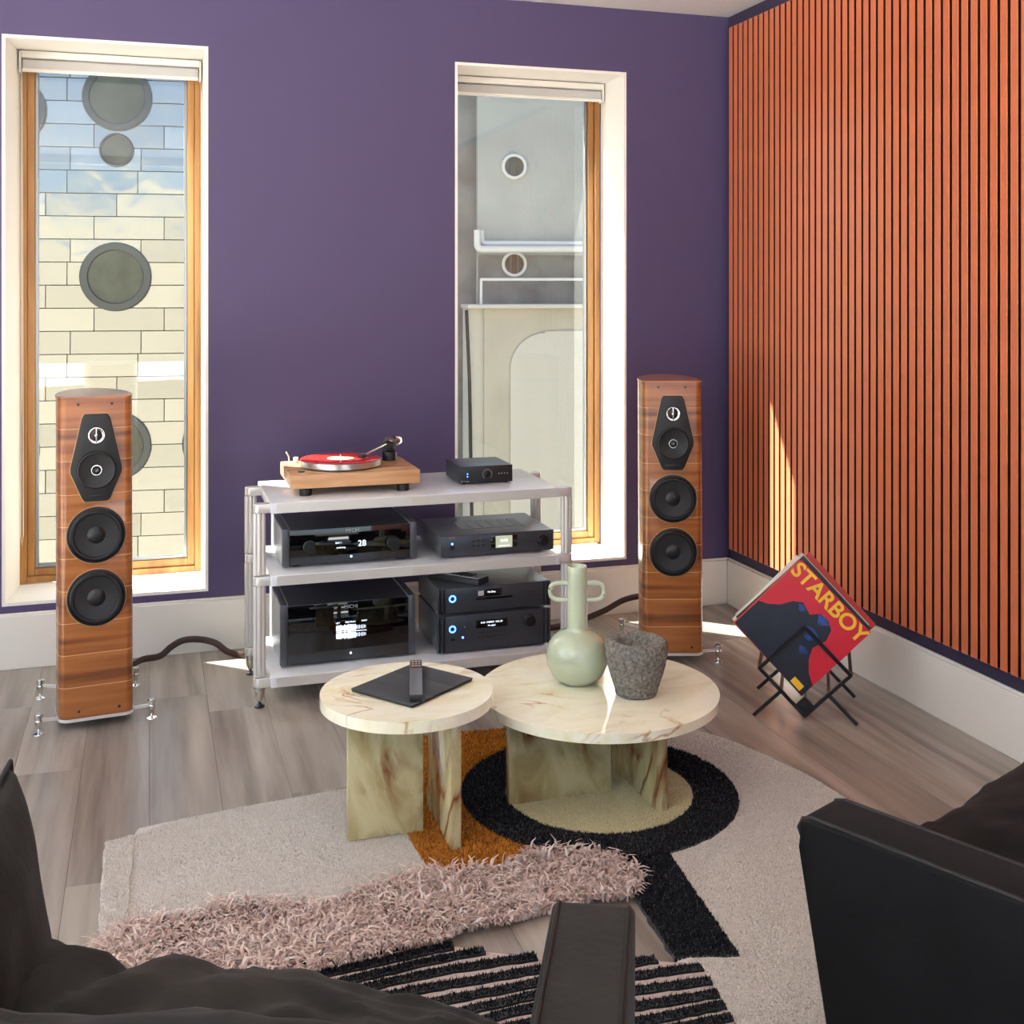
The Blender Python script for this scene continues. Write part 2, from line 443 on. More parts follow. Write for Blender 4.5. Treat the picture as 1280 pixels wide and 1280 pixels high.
H1 = (W1[0] - .012, W1[1] + .012, WZ[0] - .012, WZ[1] + .012); H2 = (W2[0] - .012, W2[1] + .012, WZ[0] - .012, WZ[1] + .012)
wall_back = struct(wall_holes('wall_back', LX, RX + .02, 0, CEIL, D, 5.06, [H1, H2], m_purple))
wall_ext = struct(wall_holes('wall_exterior', -14, 14, -6, 4.0, 5.062, 5.24, [(W1[0], W1[1], WZ[0] - .02, 2.53), (W2[0], W2[1], WZ[0] - .02, 2.53)], m_tan))
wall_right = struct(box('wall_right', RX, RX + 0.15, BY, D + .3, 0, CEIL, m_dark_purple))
bm = bmesh.new()
abox(bm, LX - .15, LX, 3.4, D + .3, 0, CEIL); abox(bm, LX - .15, LX, BY - .15, BY + .2, 0, CEIL)
abox(bm, LX - .15, LX, BY + .2, 3.4, 0, .06); abox(bm, LX - .15, LX, BY + .2, 3.4, 2.62, CEIL)
wall_left = struct(fin('wall_left', bm, m_white))
wall_rear = struct(wall_holes('wall_rear', LX - .15, RX + .15, 0, CEIL, BY - .15, BY, [(LX + .05, RX - .05, 0.06, 2.62)], m_white))

# baseboards with a small step on top
def board(name, pts_y):
    pass
bm = bmesh.new(); abox(bm, LX, RX - .016, D - .016, D, 0.0, 0.2, .0015, 1); abox(bm, LX, RX - .008, D - .008, D, 0.2, 0.21, .0015, 1)
struct(fin('baseboard_back', bm, m_white))
bm = bmesh.new(); abox(bm, RX - .016, RX, BY, D - .0165, 0.0, 0.2, .0015, 1); abox(bm, RX - .008, RX, BY, D - .0085, 0.2, 0.21, .0015, 1)
struct(fin('baseboard_right', bm, m_white))

# slatted cladding on the right wall
box('backing_felt', RX - .012, RX, BY + .02, D - .062, 0.262, 2.632, m_felt, wall_right)
bm = bmesh.new(); abox(bm, -0.026, 0, -0.0158, 0.0158, 0.2655, 2.628, 0.0012, 1)
bmesh.ops.recalc_face_normals(bm, faces=bm.faces)
slat_me = bpy.data.meshes.new('slat'); bm.to_mesh(slat_me); bm.free(); slat_me.materials.append(m_slat); slat_me.materials.append(m_felt)
for f in slat_me.polygons:
    if abs(f.normal.y) > .8 or f.normal.x > .5: f.material_index = 1
yy = D - .07 - .0158; k = 0
while yy > BY + .1 and k < 160:
    link('slat', slat_me, None, wall_right, (RX - .010, yy, 0)); yy -= 0.0446; k += 1

# windows -----------------------------------------------------------
def window(idx, wx, splay):
    xl, xr = wx; z0, z1 = WZ
    root = struct(thing('window_%d' % idx, None, None, (0, 0, 0)))
    # white plaster reveal
    for nm, pts in (('reveal_left', [(xl - .012, D - .0005), (xl, D - .0005), (xl + splay, FRY), (xl - .012, FRY)]),
                    ('reveal_right', [(xr + .012, D - .0005), (xr, D - .0005), (xr, FRY), (xr + .012, FRY)])):
        prism(nm, pts, z0 - .012, z1 + .012, m_reveal, root, smooth=False)
    box('reveal_head', xl - .012, xr + .012, D - .0006, FRY, z1, z1 + .012, m_reveal, root)
    box('sill', xl - .012, xr + .012, D - .0006, FRY, z0 - .012, z0, m_reveal, root)
    fx0, fx1, fz0, fz1 = xl + splay, xr - .004, z0 + .004, z1 - .003
    # wooden frame of four members, inner sash of four members
    def ring(nm, a0, a1, b0, b1, w, ya, yb):
        g = tag(bpy.data.objects.new(nm, None)); COL.objects.link(g); g.parent = root
        for s, q in (('stile', (a0, a0 + w, b0, b1)), ('stile', (a1 - w, a1, b0, b1)), ('rail', (a0 + w, a1 - w, b0, b0 + w)), ('rail', (a0 + w, a1 - w, b1 - w, b1))):
            box(s, q[0], q[1], ya, yb, q[2], q[3], m_frame if nm != 'spacer' else m_alu, g, 0.0015, 1)
    ring('frame', fx0, fx1, fz0, fz1, 0.026, FRY, FRY + .05)
    ring('sash', fx0 + .027, fx1 - .027, fz0 + .027, fz1 - .027, 0.028, FRY + .012, FRY + .05)
    ring('spacer', fx0 + .055, fx1 - .055, fz0 + .055, fz1 - .055, 0.014, FRY + .026, FRY + .046)
    box('pane', fx0 + .056, fx1 - .056, FRY + .036, FRY + .040, fz0 + .056, fz1 - .056, m_glass, root)
    return root
window(1, W1, 0.024); window(2, W2, 0.0)

def blind(wx, splay, label, chain):
    xl, xr = wx[0] + splay + .002, wx[1] - .006
    t = thing('roller_blind', label, 'blind', ((xl + xr) / 2, 4.955, WZ[1] - .004), 0, 'roller blinds in the windows')
    w = (xr - xl) / 2
    box('cassette', -w + .008, w - .008, 0, .055, -.028, 0, m_blind_w, t, .003)
    bm = bmesh.new(); atube(bm, [(-w + .012, .028, -.047), (w - .012, .028, -.047)], .020, seg=20)
    fin('fabric_roll', bm, m_blind, t, True, auto=50)
    bm = bmesh.new(); abox(bm, -w + .014, w - .014, .006, .012, -.076, -.036, .002); fin('fabric', bm, m_blind, t)
    box('bottom_bar', -w + .012, w - .012,   .002, .016, -.084, -.070, m_blind_w, t, .003)
    for s in (-1, 1): box('bracket', s * (w - .004) - .004, s * (w - .004) + .004, 0, .055, -.085, -.001, m_blind_w, t, .002)
    if chain:
        pts = [(-w + .006, .03, -.07), (-w + .006, .03, -1.2), (-w + .004, .03, -1.94), (-w + .009, .03, -1.985), (-w + .014, .03, -1.94), (-w + .012, .03, -1.2), (-w + .010, .03, -.07)]
        bm = bmesh.new(); atube(bm, pts, .0022, seg=6); fin('chain', bm, m_blind_w, t, True)
blind(W1, .024, 'raised roller blind above the window with the round portholes outside', True)
blind(W2, 0.0, 'raised roller blind above the window nearer the orange slats', False)

# ------------------------------------------------------------------ outside
street = struct(box('ground_outside', -40, 40, 5.3, 60, -6.2, -6.0, m_street))
m_bounce = M('bounce_stone', (186, 188, 190), .8)
bm = bmesh.new(); abox(bm, -14, 14, -16, BY - .16, -.3, -.12); abox(bm, -14, LX - .16, BY - .16, 5.05, -.3, -.12)  # unseen pale ground, added to bounce sunlight into the room
struct(fin('bounce_ground', bm, m_bounce))
FA = R_(-6.45)
def facade_pt(u):            # foot of the facade at view offset u (metres right of the camera axis at 14 m)
    pass
ffv = Vector((0.30159, 0.95343, 0)); rrv = Vector((0.95343, -0.30159, 0))
base = ffv * 14 + rrv * ((147 - 640) / 1435.28 * 14)
S = 14 / 1435.28
bld = thing('steel_clad_building', 'building clad in steel shingles with round porthole windows outside', 'building', (base.x, base.y, 0), FA)
box('wall', -3.4, 3.0, 0.02, 0.5, -6, 5.2, M('shingle_joint', (112, 112, 108), 0.6, metal=0.3), bld)
RH = 28.6 * S; PWD = 84 * S
bm = bmesh.new(); abox(bm, -PWD / 2 + .004, PWD / 2 - .004, -0.004, 0.012, -RH / 2 + .004, RH / 2 - .004, 0.002, 1)
bmesh.ops.recalc_face_normals(bm, faces=bm.faces)
pan_me = bpy.data.meshes.new('shingle'); bm.to_mesh(pan_me); bm.free(); pan_me.materials.append(m_steel)
off = (0.0, -27 * S, -55 * S, 0.3 * PWD)
zc0 = 1.44 - (142 - 362.28) * S
for r in range(-9, 22):
    zc = zc0 - r * RH
    k = -3
    while True:
        xc = (20 - 147) * S + off[r % 4] + k * PWD
        if xc > 2.6: break
        if xc > -3.0:
            link('shingle', pan_me, None, bld, (xc, 0, zc), (R_(rnd.uniform(-.5, .5) - 2.2), 0, R_(rnd.uniform(-.4, .4))))
        k += 1
def porthole(par, cx, cz, ro, ri, mg=None, depth=-0.02):
    fr = TR(cx, depth, cz) @ RX90
    o = lathe('porthole', [(ri, -.04), (ri, .02), (ri + .01, .03), (ro - .01, .03), (ro, .02), (ro, -.04)], m_ring, par, 40, fr)
    lathe('pane', [(0, 0.0), (ri + .002, 0.0)], mg or m_pglass, o, 40, fr)
    return o
for (u, v, ro, ri) in ((147, 122, 42, 33), (146, 188, 21, 18), (145, 346, 43, 33), (22, 141, 42, 33), (271, 148, 42, 33), (271, 374, 42, 33), (12, 560, 43, 33), (145, 557, 43, 33), (268, 557, 43, 33), (12, 346, 42, 33)):
    porthole(bld, (u - 147) * S, 1.44 - (v - 362.28) * S, ro * S, ri * S)

cb_ = thing('concrete_building', 'pale concrete building with two small round windows and white pipes outside', 'building', (base.x, base.y, 0), FA)
def cx(u): return (u - 147) * S * 1.0
def cz(v): return 1.44 - (v - 362.28) * S
box('wall', cx(603), 9.5, 0.0, 0.6, -6, 5.2, m_concrete, cb_)
box('return_wall', 3.05, cx(603), 0.12, 0.6, -6, 5.2, m_conc_d, cb_)
box('stained_band', cx(603) + .01, 9.4, -0.012, 0.0, cz(382), cz(316), m_conc_d, cb_)
for (u, v, mg) in ((652, 198, m_pglass), (652, 328, m_pglass2)):
    fr = TR(cx(u), -0.01, cz(v)) @ RX90
    o = lathe('porthole', [(13 * S, -.02), (13 * S, .03), (14 * S, .04), (16 * S, .04), (17 * S, .03), (17 * S, -.02)], m_pipew, cb_, 36, fr)
    lathe('pane', [(0, 0.012), (13 * S, 0.012)], mg, o, 36, fr)
    for d in (-5, 5): box('glazing_bar', cx(u + d) - .012, cx(u + d) + .012, -0.03, -0.02, cz(v) - 12 * S, cz(v) + 12 * S, m_ring, o)
YUP = Vector((0, 1, 0))
def elbow(u, y, v0, v1, v2, r):
    P = [(cx(u), y, cz(v0))]
    for i in range(7):
        t = R_(i * 15); P.append((cx(u) + r - r * math.cos(t), y, cz(v1) + r - r * math.sin(t)))
    return P + [(9.4, y, cz(v2))]
tube('pipe', elbow(606, -.12, 284, 301, 299, .05), .035, m_pipew, cb_, up=YUP)
tube('pipe', elbow(599, -.20, 284, 309, 306, .06), .045, m_pipew, cb_, up=YUP)
tube('railing', [(cx(598), -.5, cz(349)), (9.3, -.5, cz(347.5))], .018, m_pipew, cb_, up=YUP)
tube('railing_post', [(cx(599), -.5, cz(382)), (cx(599), -.5, cz(349))], .018, m_pipew, cb_, up=YUP)
box('ledge', cx(580), 9.4, -0.62, 0.0, cz(386), cz(381), m_conc_l, cb_, .01)
box('lower_wall', cx(603), 9.4, -0.5, 0.0, -6, cz(386), m_conc_b, cb_)
box('lower_wall_return', cx(583), cx(603), -0.44, 0.0, -6, cz(386), m_conc_l, cb_)
ap = [(cx(637), -6), (9.3, -6), (9.3, cz(414)), (cx(680), cz(416))]
for i in range(9):
    a = R_(90 + i * 90 / 8); ap.append((cx(637) + .45 + .45 * math.cos(a), cz(418) - .45 + .45 * math.sin(a)))
prism('arched_render', ap, 0.505, 0.53, m_conc_l, cb_, frame=RX90)
tube('downpipe', [(cx(580), -.5, cz(388)), (cx(584), -.5, cz(480)), (cx(588), -.5, cz(720))], .022, m_bar, cb_, up=YUP)

# ------------------------------------------------------------------ loudspeakers
def cabinet_outline(g=0.0):
    """Lute-shaped plan: flat front at y=0, bowed sides, narrow rounded back."""
    hw = 0.116 + g
    pts = []
    for a in range(0, 91, 18): pts.append((-hw + .026 - .026 * math.sin(R_(90 - a)) , .026 - .026 * math.sin(R_(a)) - g))
    left = pts[:]
    right = [(-x, y) for x, y in reversed(left)]
    side = []
    for t, w in ((.06, .119), (.10, .120), (.15, .117), (.20, .109), (.25, .095), (.29, .078), (.32, .060), (.345, .040), (.358, .020)):
        side.append((w + g, t))
    back = [(0.0, 0.363 + g)]
    return left + right + side + back + [(-a, b) for a, b in reversed(side)]

def lean(o):
    me = o.data
    for v in me.vertices: v.co.y += 0.030 * (v.co.z - .033)
    return o

def speaker(label, loc, rz, group):
    t = thing('floor_speaker', label, 'loudspeaker', loc, rz, group)
    cab = lean(prism('cabinet', cabinet_outline(), .040, 1.080, m_veneer, t, .002, 1, auto=30))
    lean(prism('top_plate', cabinet_outline(.002), 1.080, 1.087, m_veneer, t, .002, 2, auto=30))
    lean(prism('base_plate', cabinet_outline(.002), .030, .0395, m_silver, t, .002, 1, auto=30))
    for z in (.982, .877, .767, .663, .559, .454, .349, .246, .141):
        lean(prism('inlay', cabinet_outline(.0007), z - .0011, z + .0011, m_inlay, cab, auto=30))
    for z, xs in ((1.062, (-.055, .05)), (.062, (-.055, .07))):
        for x in xs: lean(lathe('grille_socket', [(0, .003), (.004, .003), (.005, -.002)], m_black, cab, 12, TR(x, 0, z) @ RX90))
    # upper driver plate
    pl = [(-.036, 1.030), (.036, 1.030), (.044, 1.018), (.080, .856), (.080, .838), (.044, .752), (.036, .743), (-.036, .743), (-.044, .752), (-.080, .838), (-.080, .856), (-.044, 1.018)]
    pt = lean(prism('driver_plate', pl, 0.0, .010, m_leather, t, .003, 2, frame=RX90))
    pe = [(x * 1.03, .8865 + (z - .8865) * 1.014) for x, z in pl]
    lean(prism('trim', pe, 0.0, .003, m_inlay, pt, frame=RX90))
    lean(box('badge', -.03, .03, -.0115, -.009, .757, .764, m_black, pt, .001))
    fr = TR(0, -.010, .960) @ RX90
    tw = lean(lathe('tweeter', [(0, .004), (.012, .0035), (.018, .0005), (.022, 0.0)], m_black, t, 32, fr))
    lean(lathe('ring', [(.019, 0), (.019, .004), (.021, .005), (.026, .005), (.0265, 0)], m_chrome, tw, 36, fr))
    lean(box('bridge', -.0022, .0022, -.0165, -.013, .936, .984, m_chrome, tw, .0006))
    lean(lathe('dome_cap', [(0, .009), (.005, .007), (.007, .003)], m_chrome, tw, 20, fr))
    fr = TR(0, -.010, .846) @ RX90
    mid = lean(lathe('midrange', [(.012, .0012), (.050, .006), (.053, .007), (.057, .009), (.061, .007), (.063, 0.0)], m_cone, t, 44, fr))
    lean(lathe('phase_plug', [(0, .012), (.010, .010), (.014, .004), (.016, .0012)], m_black, mid, 24, fr))
    lean(lathe('ring', [(.014, .003), (.0145, .006), (.017, .006), (.0175, .002)], m_chrome, mid, 28, fr))
    text('emblem', 'sf', .012, (0, -.0225 + .03 * .81, .846), FRONT, m_grey_txt, mid)
    for z in (.632, .427):
        fr = TR(0, 0, z) @ RX90
        w = lean(lathe('woofer', [(.026, .0015), (.066, .009), (.0705, .0095)], m_cone, t, 48, fr))
        lean(lathe('surround', [(.069, .009), (.073, .0135), (.079, .0135), (.084, .008), (.087, .006)], m_rubber, w, 48, fr))
        lean(lathe('basket_rim', [(.085, .005), (.087, .0085), (.0915, .008), (.093, .0)], m_black, w, 48, fr))
        lean(lathe('trim', [(.0925, 0), (.0925, .002), (.0943, .002), (.0943, 0)], m_inlay, w, 48, fr))
        lean(lathe('dust_cap', [(0, .010), (.015, .008), (.024, .005), (.029, .0015)], m_rubber, w, 32, fr))
    # outrigger feet
    for sx in (-1, 1):
        for y in (.02, .375):
            cxm = .176 if y < .1 else .160
            tube('arm', [(sx * .07, y + (.02 if y < .1 else -.03), .034), (sx * (cxm - .004), y, .045)], .006, m_silver, t, rb=.004, square=True)
            f = lathe('foot', [(0, .066), (.0115, .066), (.013, .064), (.013, .052), (.0105, .049), (.0105, .046), (.0125, .043), (.012, .034), (.0085, .022), (.003, .008), (0, .007)], m_chrome, t, 24, TR(sx * cxm, y, 0))
            lathe('floor_disc', [(0, .008), (.006, .007), (.0175, .003), (.0185, .001), (.0185, 0.0), (0, 0)], m_chrome, f, 28, TR(sx * cxm, y, 0))
    return t
speaker('walnut floor-standing loudspeaker in front of the left-hand window', (-.163, 4.008, 0), R_(6.5), 'pair of floor speakers')
speaker('walnut floor-standing loudspeaker beside the orange slatted wall and record stand', (1.928, 4.03, 0), R_(-17), 'pair of floor speakers')

# ------------------------------------------------------------------ rack
SX0, SX1, SY0, SY1 = .400, 1.456, 4.015, 4.50
SHZ = (.705, .455, .105)
rack = thing('hifi_rack', 'silver three-tier hi-fi rack against the purple wall', 'rack', ((SX0 + SX1) / 2, (SY0 + SY1) / 2, 0))
rcx, rcy = (SX0 + SX1) / 2, (SY0 + SY1) / 2; hx, hy = (SX1 - SX0) / 2, (SY1 - SY0) / 2
for z in SHZ:
    s = box('shelf', -hx, hx, -hy, hy, z - .036, z, m_shelf, rack, .002, 2)
    box('front_strip', -hx + .02, hx - .02, -hy - .0012, -hy + .002, z - .034, z - .002, m_silver, s)
    box('badge', -.032, .032, -hy - .0022, -hy, z - .032, z - .004, M('badge_%d' % int(z * 1000), (214, 208, 198), 0.35, metal=.4), s)
for sx in (-1, 1):
    for y in (-hy + .028, hy - .10):
        px = sx * (hx + .036)
        ps = tag(bpy.data.objects.new('post', None)); COL.objects.link(ps); ps.parent = rack; ps.location = (px, y, 0)
        for (a, b) in ((.105, .419), (.455, .669)):
            bm = bmesh.new()
            for q in (-.0125, 0, .0125): alathe(bm, [(0, a), (.0095, a), (.0095, b), (0, b)], 14, TR(q, -.004 if q == 0 else 0, 0))
            fin('column', bm, m_silver, ps, True, auto=40)
        for z in SHZ:
            pts = [(-sx * .036, -.021)] + [(sx * (.0 + .021 * math.cos(R_(a))), .021 * math.sin(R_(a))) for a in range(-90, 91, 15)] + [(-sx * .036, .021)]
            if sx < 0: pts = pts[::-1]
            prism('collar', pts, z - .034, z - .003, m_silver, ps, .002, 1)
        lathe('foot', [(0, .071), (.021, .071), (.021, .064), (.018, .060), (.018, .036), (.004, .012), (0, .012)], m_chrome, ps, 28)
        lathe('floor_disc', [(0, .014), (.006, .013), (.013, .007), (.017, .005), (.017, 0), (0, 0)], m_anod, ps, 28)

# ------------------------------------------------------------------ turntable and red record
tt = thing('turntable', 'walnut turntable with silver platter and black tonearm on the rack', 'turntable', (.48, 4.10, .705))
W_, D_ = .465, .355
box('plinth', 0, W_, 0, D_, .030, .078, m_oak, tt, .0015)
for x in (.055, W_ - .055):
    for y in (.04, D_ - .05):
        lathe('foot', [(0, .030), (.018, .030), (.018, .026), (.023, .024), (.023, .002), (.021, 0), (0, 0)], m_chrome if y > 1 else m_black, tt, 24, TR(x, y, 0))
pc = (.203, .180)
lathe('platter', [(0, .082), (.140, .082), (.150, .084), (.150, .104), (.147, .106), (0, .106)], m_platter, tt, 72, TR(pc[0], pc[1], 0))
lathe('spindle', [(0, .122), (.003, .121), (.0035, .106)], m_chrome, tt, 12, TR(pc[0], pc[1], 0))
lathe('arm_base', [(0, .112), (.026, .112), (.028, .108), (.028, .078), (0, .078)], m_black, tt, 32, TR(.405, .265, 0))
box('arm_bearing', .388, .424, .250, .284, .112, .150, m_black, tt, .006)
lathe('bearing_ring', [(.016, -.006), (.016, .006), (.027, .006), (.027, -.006), (.016, -.006)], m_black, tt, 32, TR(.405, .262, .143) @ Matrix.Rotation(R_(90), 4, 'X') @ Matrix.Rotation(R_(-25), 4, 'Y'))
lathe('counterweight', [(0, -.016), (.019, -.016), (.021, -.013), (.021, .013), (.019, .016), (0, .016)], m_chrome, tt, 32, TR(.436, .292, .149) @ Matrix.Rotation(R_(45), 4, 'Z') @ Matrix.Rotation(R_(90), 4, 'Y'))
tube('arm_tube', [(.425, .282, .148), (.405, .262, .146), (.33, .18, .132), (.285, .135, .122)], .0045, m_chrome, tt)
box('headshell', -.011, .011, -.02, .014, -.008, .006, m_black, tt, .002, loc=(.278, .128, .120), rot=(0, 0, R_(-45)))
lathe('speed_dial', [(0, .004), (.012, .004), (.013, 0)], m_anod, tt, 24, TR(.045, .075, .078))
lathe('motor_pulley', [(0, .10), (.009, .10), (.010, .097), (.010, .078), (0, .078)], m_silver, tt, 20, TR(.052, .302, 0))
tube('cue_lever', [(.030, .325, .078), (.028, .325, .100), (.018, .322, .118)], .003, m_silver, tt)

rec = thing('vinyl_record', 'translucent red vinyl record lying on the turntable platter', 'record', (.48 + pc[0], 4.10 + pc[1], .811))
lathe('disc', [(0.004, .0012), (.050, .0012), (.051, .0018), (.146, .0018), (.149, .001), (.149, 0.0003), (.004, .0003)], m_red, rec, 64)
lathe('paper_label', [(.004, .0016), (.049, .0016), (.0495, .0008)], m_label, rec, 48)

# ------------------------------------------------------------------ electronics
def feet4(t, w, d, h, r=.018, ins=.05):
    for x in (ins, w - ins):
        for y in (ins, d - ins):
            lathe('foot', [(0, h), (r, h), (r, .001), (r - .001, 0), (0, 0)], m_rubber, t, 20, TR(x, y, 0))
def knob(t, x, z, r, dep=.02, mat=None, name='knob'):
    return lathe(name, [(0, dep), (r - .002, dep), (r, dep - .002), (r, .002), (r + .003, 0)], mat or m_knob, t, 36, TR(x, 0, z) @ RX90)
def led(t, x, z, r, mat, name='power_light', y=-.001):
    return lathe(name, [(0, .0015), (r, .001), (r, -.001)], mat, t, 20, TR(x, y, z) @ RX90)

def big_amp(label, loc, w, d, h, foot):
    t = thing('amplifier', label, 'amplifier', loc, 0)
    feet4(t, w, d, foot, .022)
    box('body', .026, w - .026, .004, d, foot, h - .006, m_anod, t, .002)
    for s, (a, b) in enumerate(((0, .026), (w - .026, w))):
        sd = box('side_cheek', a, b, 0, d, foot, h, m_anod2, t, .004)
        e = .0255 if s == 0 else w - .0275
        box('edge_strip', e, e + .002, .002, d - .002, h - .006, h + .0008, m_side, sd)
        q = (-.0008, .002) if s == 0 else (w - .002, w + .0008)
        box('side_skin', q[0], q[1], .006, d - .004, foot + .003, h - .004, m_side, sd)
    box('front_glass', .026, w - .026, -.0015, .006, foot + .002, h - .006, m_gloss, t, .001)
    return t
aw = .486
a1 = big_amp('black preamplifier with two knobs and numeral display on the middle shelf', (.447, 4.10, .455), aw, .37, .140, .010)
knob(a1, .095, .074, .021, .022); knob(a1, .398, .069, .024, .022)
box('jack', .395, .401, -.004, 0, .027, .033, m_rubber, a1, .002)
led(a1, .245, .030, .004, m_glow)
text('brand_lettering', 'MICHI', .020, (.252, -.0025, .122), FRONT, m_grey_txt, a1)
text('volume_numeral', '28', .030, (.284, -.0025, .074), FRONT, m_glow, a1)
text('source_lettering', 'DAC 1', .008, (.200, -.0025, .081), FRONT, m_glow, a1)
text('source_lettering', 'streaming', .008, (.208, -.0025, .064), FRONT, m_glow, a1)
a2 = big_amp('tall black power amplifier with spectrum display on the bottom shelf', (.441, 4.10, .105), aw, .37, .224, .008)
text('brand_lettering', 'MICHI', .018, (.250, -.0025, .200), FRONT, m_grey_txt, a2)
led(a2, .249, .034, .004, m_glow)
bm = bmesh.new(); rr2 = random.Random(3)
for i in range(26):
    x = .197 + i * .0042
    hgt = (.016 + .010 * rr2.random()) * (1.0 if i < 17 else .75)
    for zc, sg in ((.125, 1), (.098, -1)):
        if i < 17 or True:
            a = hgt * (1 if i < 17 else .8)
            abox(bm, x, x + (.0024 if i < 17 else .0010), -.003, -.001, zc - a / 2, zc + a / 2)
abox(bm, .197, .306, -.003, -.001, .1110, .1125)
fin('spectrum_display', bm, m_glow, a2)
text('display_lettering', 'LEFT', .007, (.203, -.0025, .144), FRONT, m_glow, a2)
text('display_lettering', 'SPECTRUM', .0075, (.248, -.0025, .145), FRONT, m_glow, a2)
text('display_lettering', 'RIGHT', .007, (.298, -.0025, .146), FRONT, m_glow, a2)

ph = thing('phono_preamp', 'small black phono preamplifier box beside the turntable on the top shelf', 'preamplifier', (1.118, 4.18, .705))
feet4(ph, .206, .215, .005, .008, .02)
box('case', 0, .206, .003, .215, .005, .068, m_anod2, ph, .0015)
box('faceplate', 0, .206, 0, .004, .005, .068, m_black, ph, .001)
knob(ph, .106, .036, .010, .012)
bm = bmesh.new()
for i in range(17):
    a = R_(-135 + i * 270 / 16)
    c, s = math.sin(a), math.cos(a)
    atube(bm, [(.106 + .015 * c, -.0008, .036 + .015 * s), (.106 + .021 * c, -.0008, .036 + .021 * s)], .0006, seg=4)
fin('dial_ticks', bm, m_grey_txt, ph)
for x in (.152, .163, .174, .185): led(ph, x, .037, .0022, m_grey_txt, 'button')
for z in (.040, .030): led(ph, .028, z, .0022, m_blue)
box('logo', .004, .008, -.001, .001, .009, .015, m_grey_txt, ph)
text('maker_lettering', 'Pro-Ject', .007, (.024, -.001, .012), FRONT, m_grey_txt, ph)

st = thing('network_streamer', 'flat charcoal receiver with lit screen on the middle shelf', 'receiver', (1.016, 4.07, .455))
sw, sd_, sh = .436, .345, .084
feet4(st, sw, sd_, .010, .020, .05)
box('case', .002, sw - .002, .006, sd_, .010, sh, m_case_glare, st, .002)
box('faceplate', 0, sw, 0, .007, .009, sh, m_anod, st, .002)
for i in range(6):
    v = box('vent', .105 + i * .043, .140 + i * .043, .10, .245, sh - .0005, sh + .0007, m_anod, st)
    bm = bmesh.new()
    for k in range(8): abox(bm, .106 + i * .043, .139 + i * .043, .106 + k * .017, .114 + k * .017, sh + .0006, sh + .0013)
    fin('louvre', bm, m_side, v)
led(st, .042, .055, .004, m_blue); lathe('power_button', [(0, .004), (.009, .004), (.010, 0)], m_black, st, 24, TR(.042, 0, .040) @ RX90)
for i in range(3):
    for j in range(2): box('button', .116 + i * .019, .128 + i * .019, -.0015, .001, .040 + j * .017, .047 + j * .017, m_black, st, .001)
box('screen_surround', .190, .292, -.0015, .001, .026, .076, m_gloss, st, .001)
scr = box('screen', .208, .272, -.0022, 0, .030, .074, m_screen, st)
text('screen_lettering', 'DAB', .014, (.240, -.0026, .056), FRONT, m_glow, scr)
box('progress_bar', .215, .262, -.0026, -.001, .036, .038, m_glow, scr)
for i in range(4): box('button', .318 + i * .014, .325 + i * .014, -.0012, .001, .044, .049, m_black, st, .001)
knob(st, .392, .046, .019, .020)
text('maker_lettering', 'ROTEL', .008, (.042, -.001, .076), FRONT, M('copper_print', (150, 90, 60), .5), st)

def finned(name, label, cat, loc, w, d, h, foot):
    t = thing(name, label, cat, loc)
    feet4(t, w, d, foot, .018, .05)
    box('case', .004, w - .004, .010, d, foot, h, m_case_glare, t, .002)
    box('faceplate', .030, w - .030, 0, .011, foot, h, m_anod, t, .001)
    for s in (0, 1):
        for i in range(4):
            a = (i * .008) if s == 0 else (w - .006 - i * .008)
            box('fin', a, a + .005, -.003, .014, foot, h, m_black if i % 2 else m_anod2, t, .001)
    lathe('power_ring', [(.0085, .001), (.0095, .003), (.0125, .003), (.0135, .001)], m_blue, t, 32, TR(.056, 0, h * .62 if h < .12 else h * .66) @ RX90)
    return t
am = finned('amplifier', 'black integrated amplifier with blue ring light at the bottom of the rack', 'amplifier', (1.003, 4.07, .105), .437, .33, .141, .010)
box('display', .145, .268, -.001, .002, .088, .118, m_gloss, am, .001)
text('display_lettering', 'AUX  STEREO  VOL 28', .0085, (.205, -.0018, .108), FRONT, m_glow, am)
text('display_lettering', 'No signal', .0075, (.205, -.0018, .096), FRONT, m_glow, am)
knob(am, .352, .102, .021, .022)
led(am, .095, .060, .004, m_blue, 'status_light'); led(am, .102, .098, .0025, m_grey_txt, 'status_light')
box('usb_slot', .050, .064, -.001, .001, .052, .058, m_gloss, am)
for i in range(8):
    for j in range(2): box('button', .155 + i * .014, .163 + i * .014, -.0012, .001, .052 + j * .016, .057 + j * .016, m_black, am, .001)
cd = finned('disc_player', 'black disc player with blue ring light stacked on another amplifier', 'disc player', (1.003, 4.07, .2465), .437, .33, .101, .010)
box('tray', .145, .285, -.001, .002, .052, .058, m_gloss, cd)
box('display', .150, .245, -.001, .002, .062, .088, m_gloss, cd, .001)
box('logo', .153, .175, -.0016, 0, .066, .084, m_grey_txt, cd)
text('display_lettering', 'No Disc', .009, (.205, -.0018, .078), FRONT, m_glow, cd)
for i in range(4):
    for j in range(2): box('button', .335 + i * .016, .344 + i * .016, -.0012, .001, .048 + j * .016, .053 + j * .016, m_black, cd, .001)

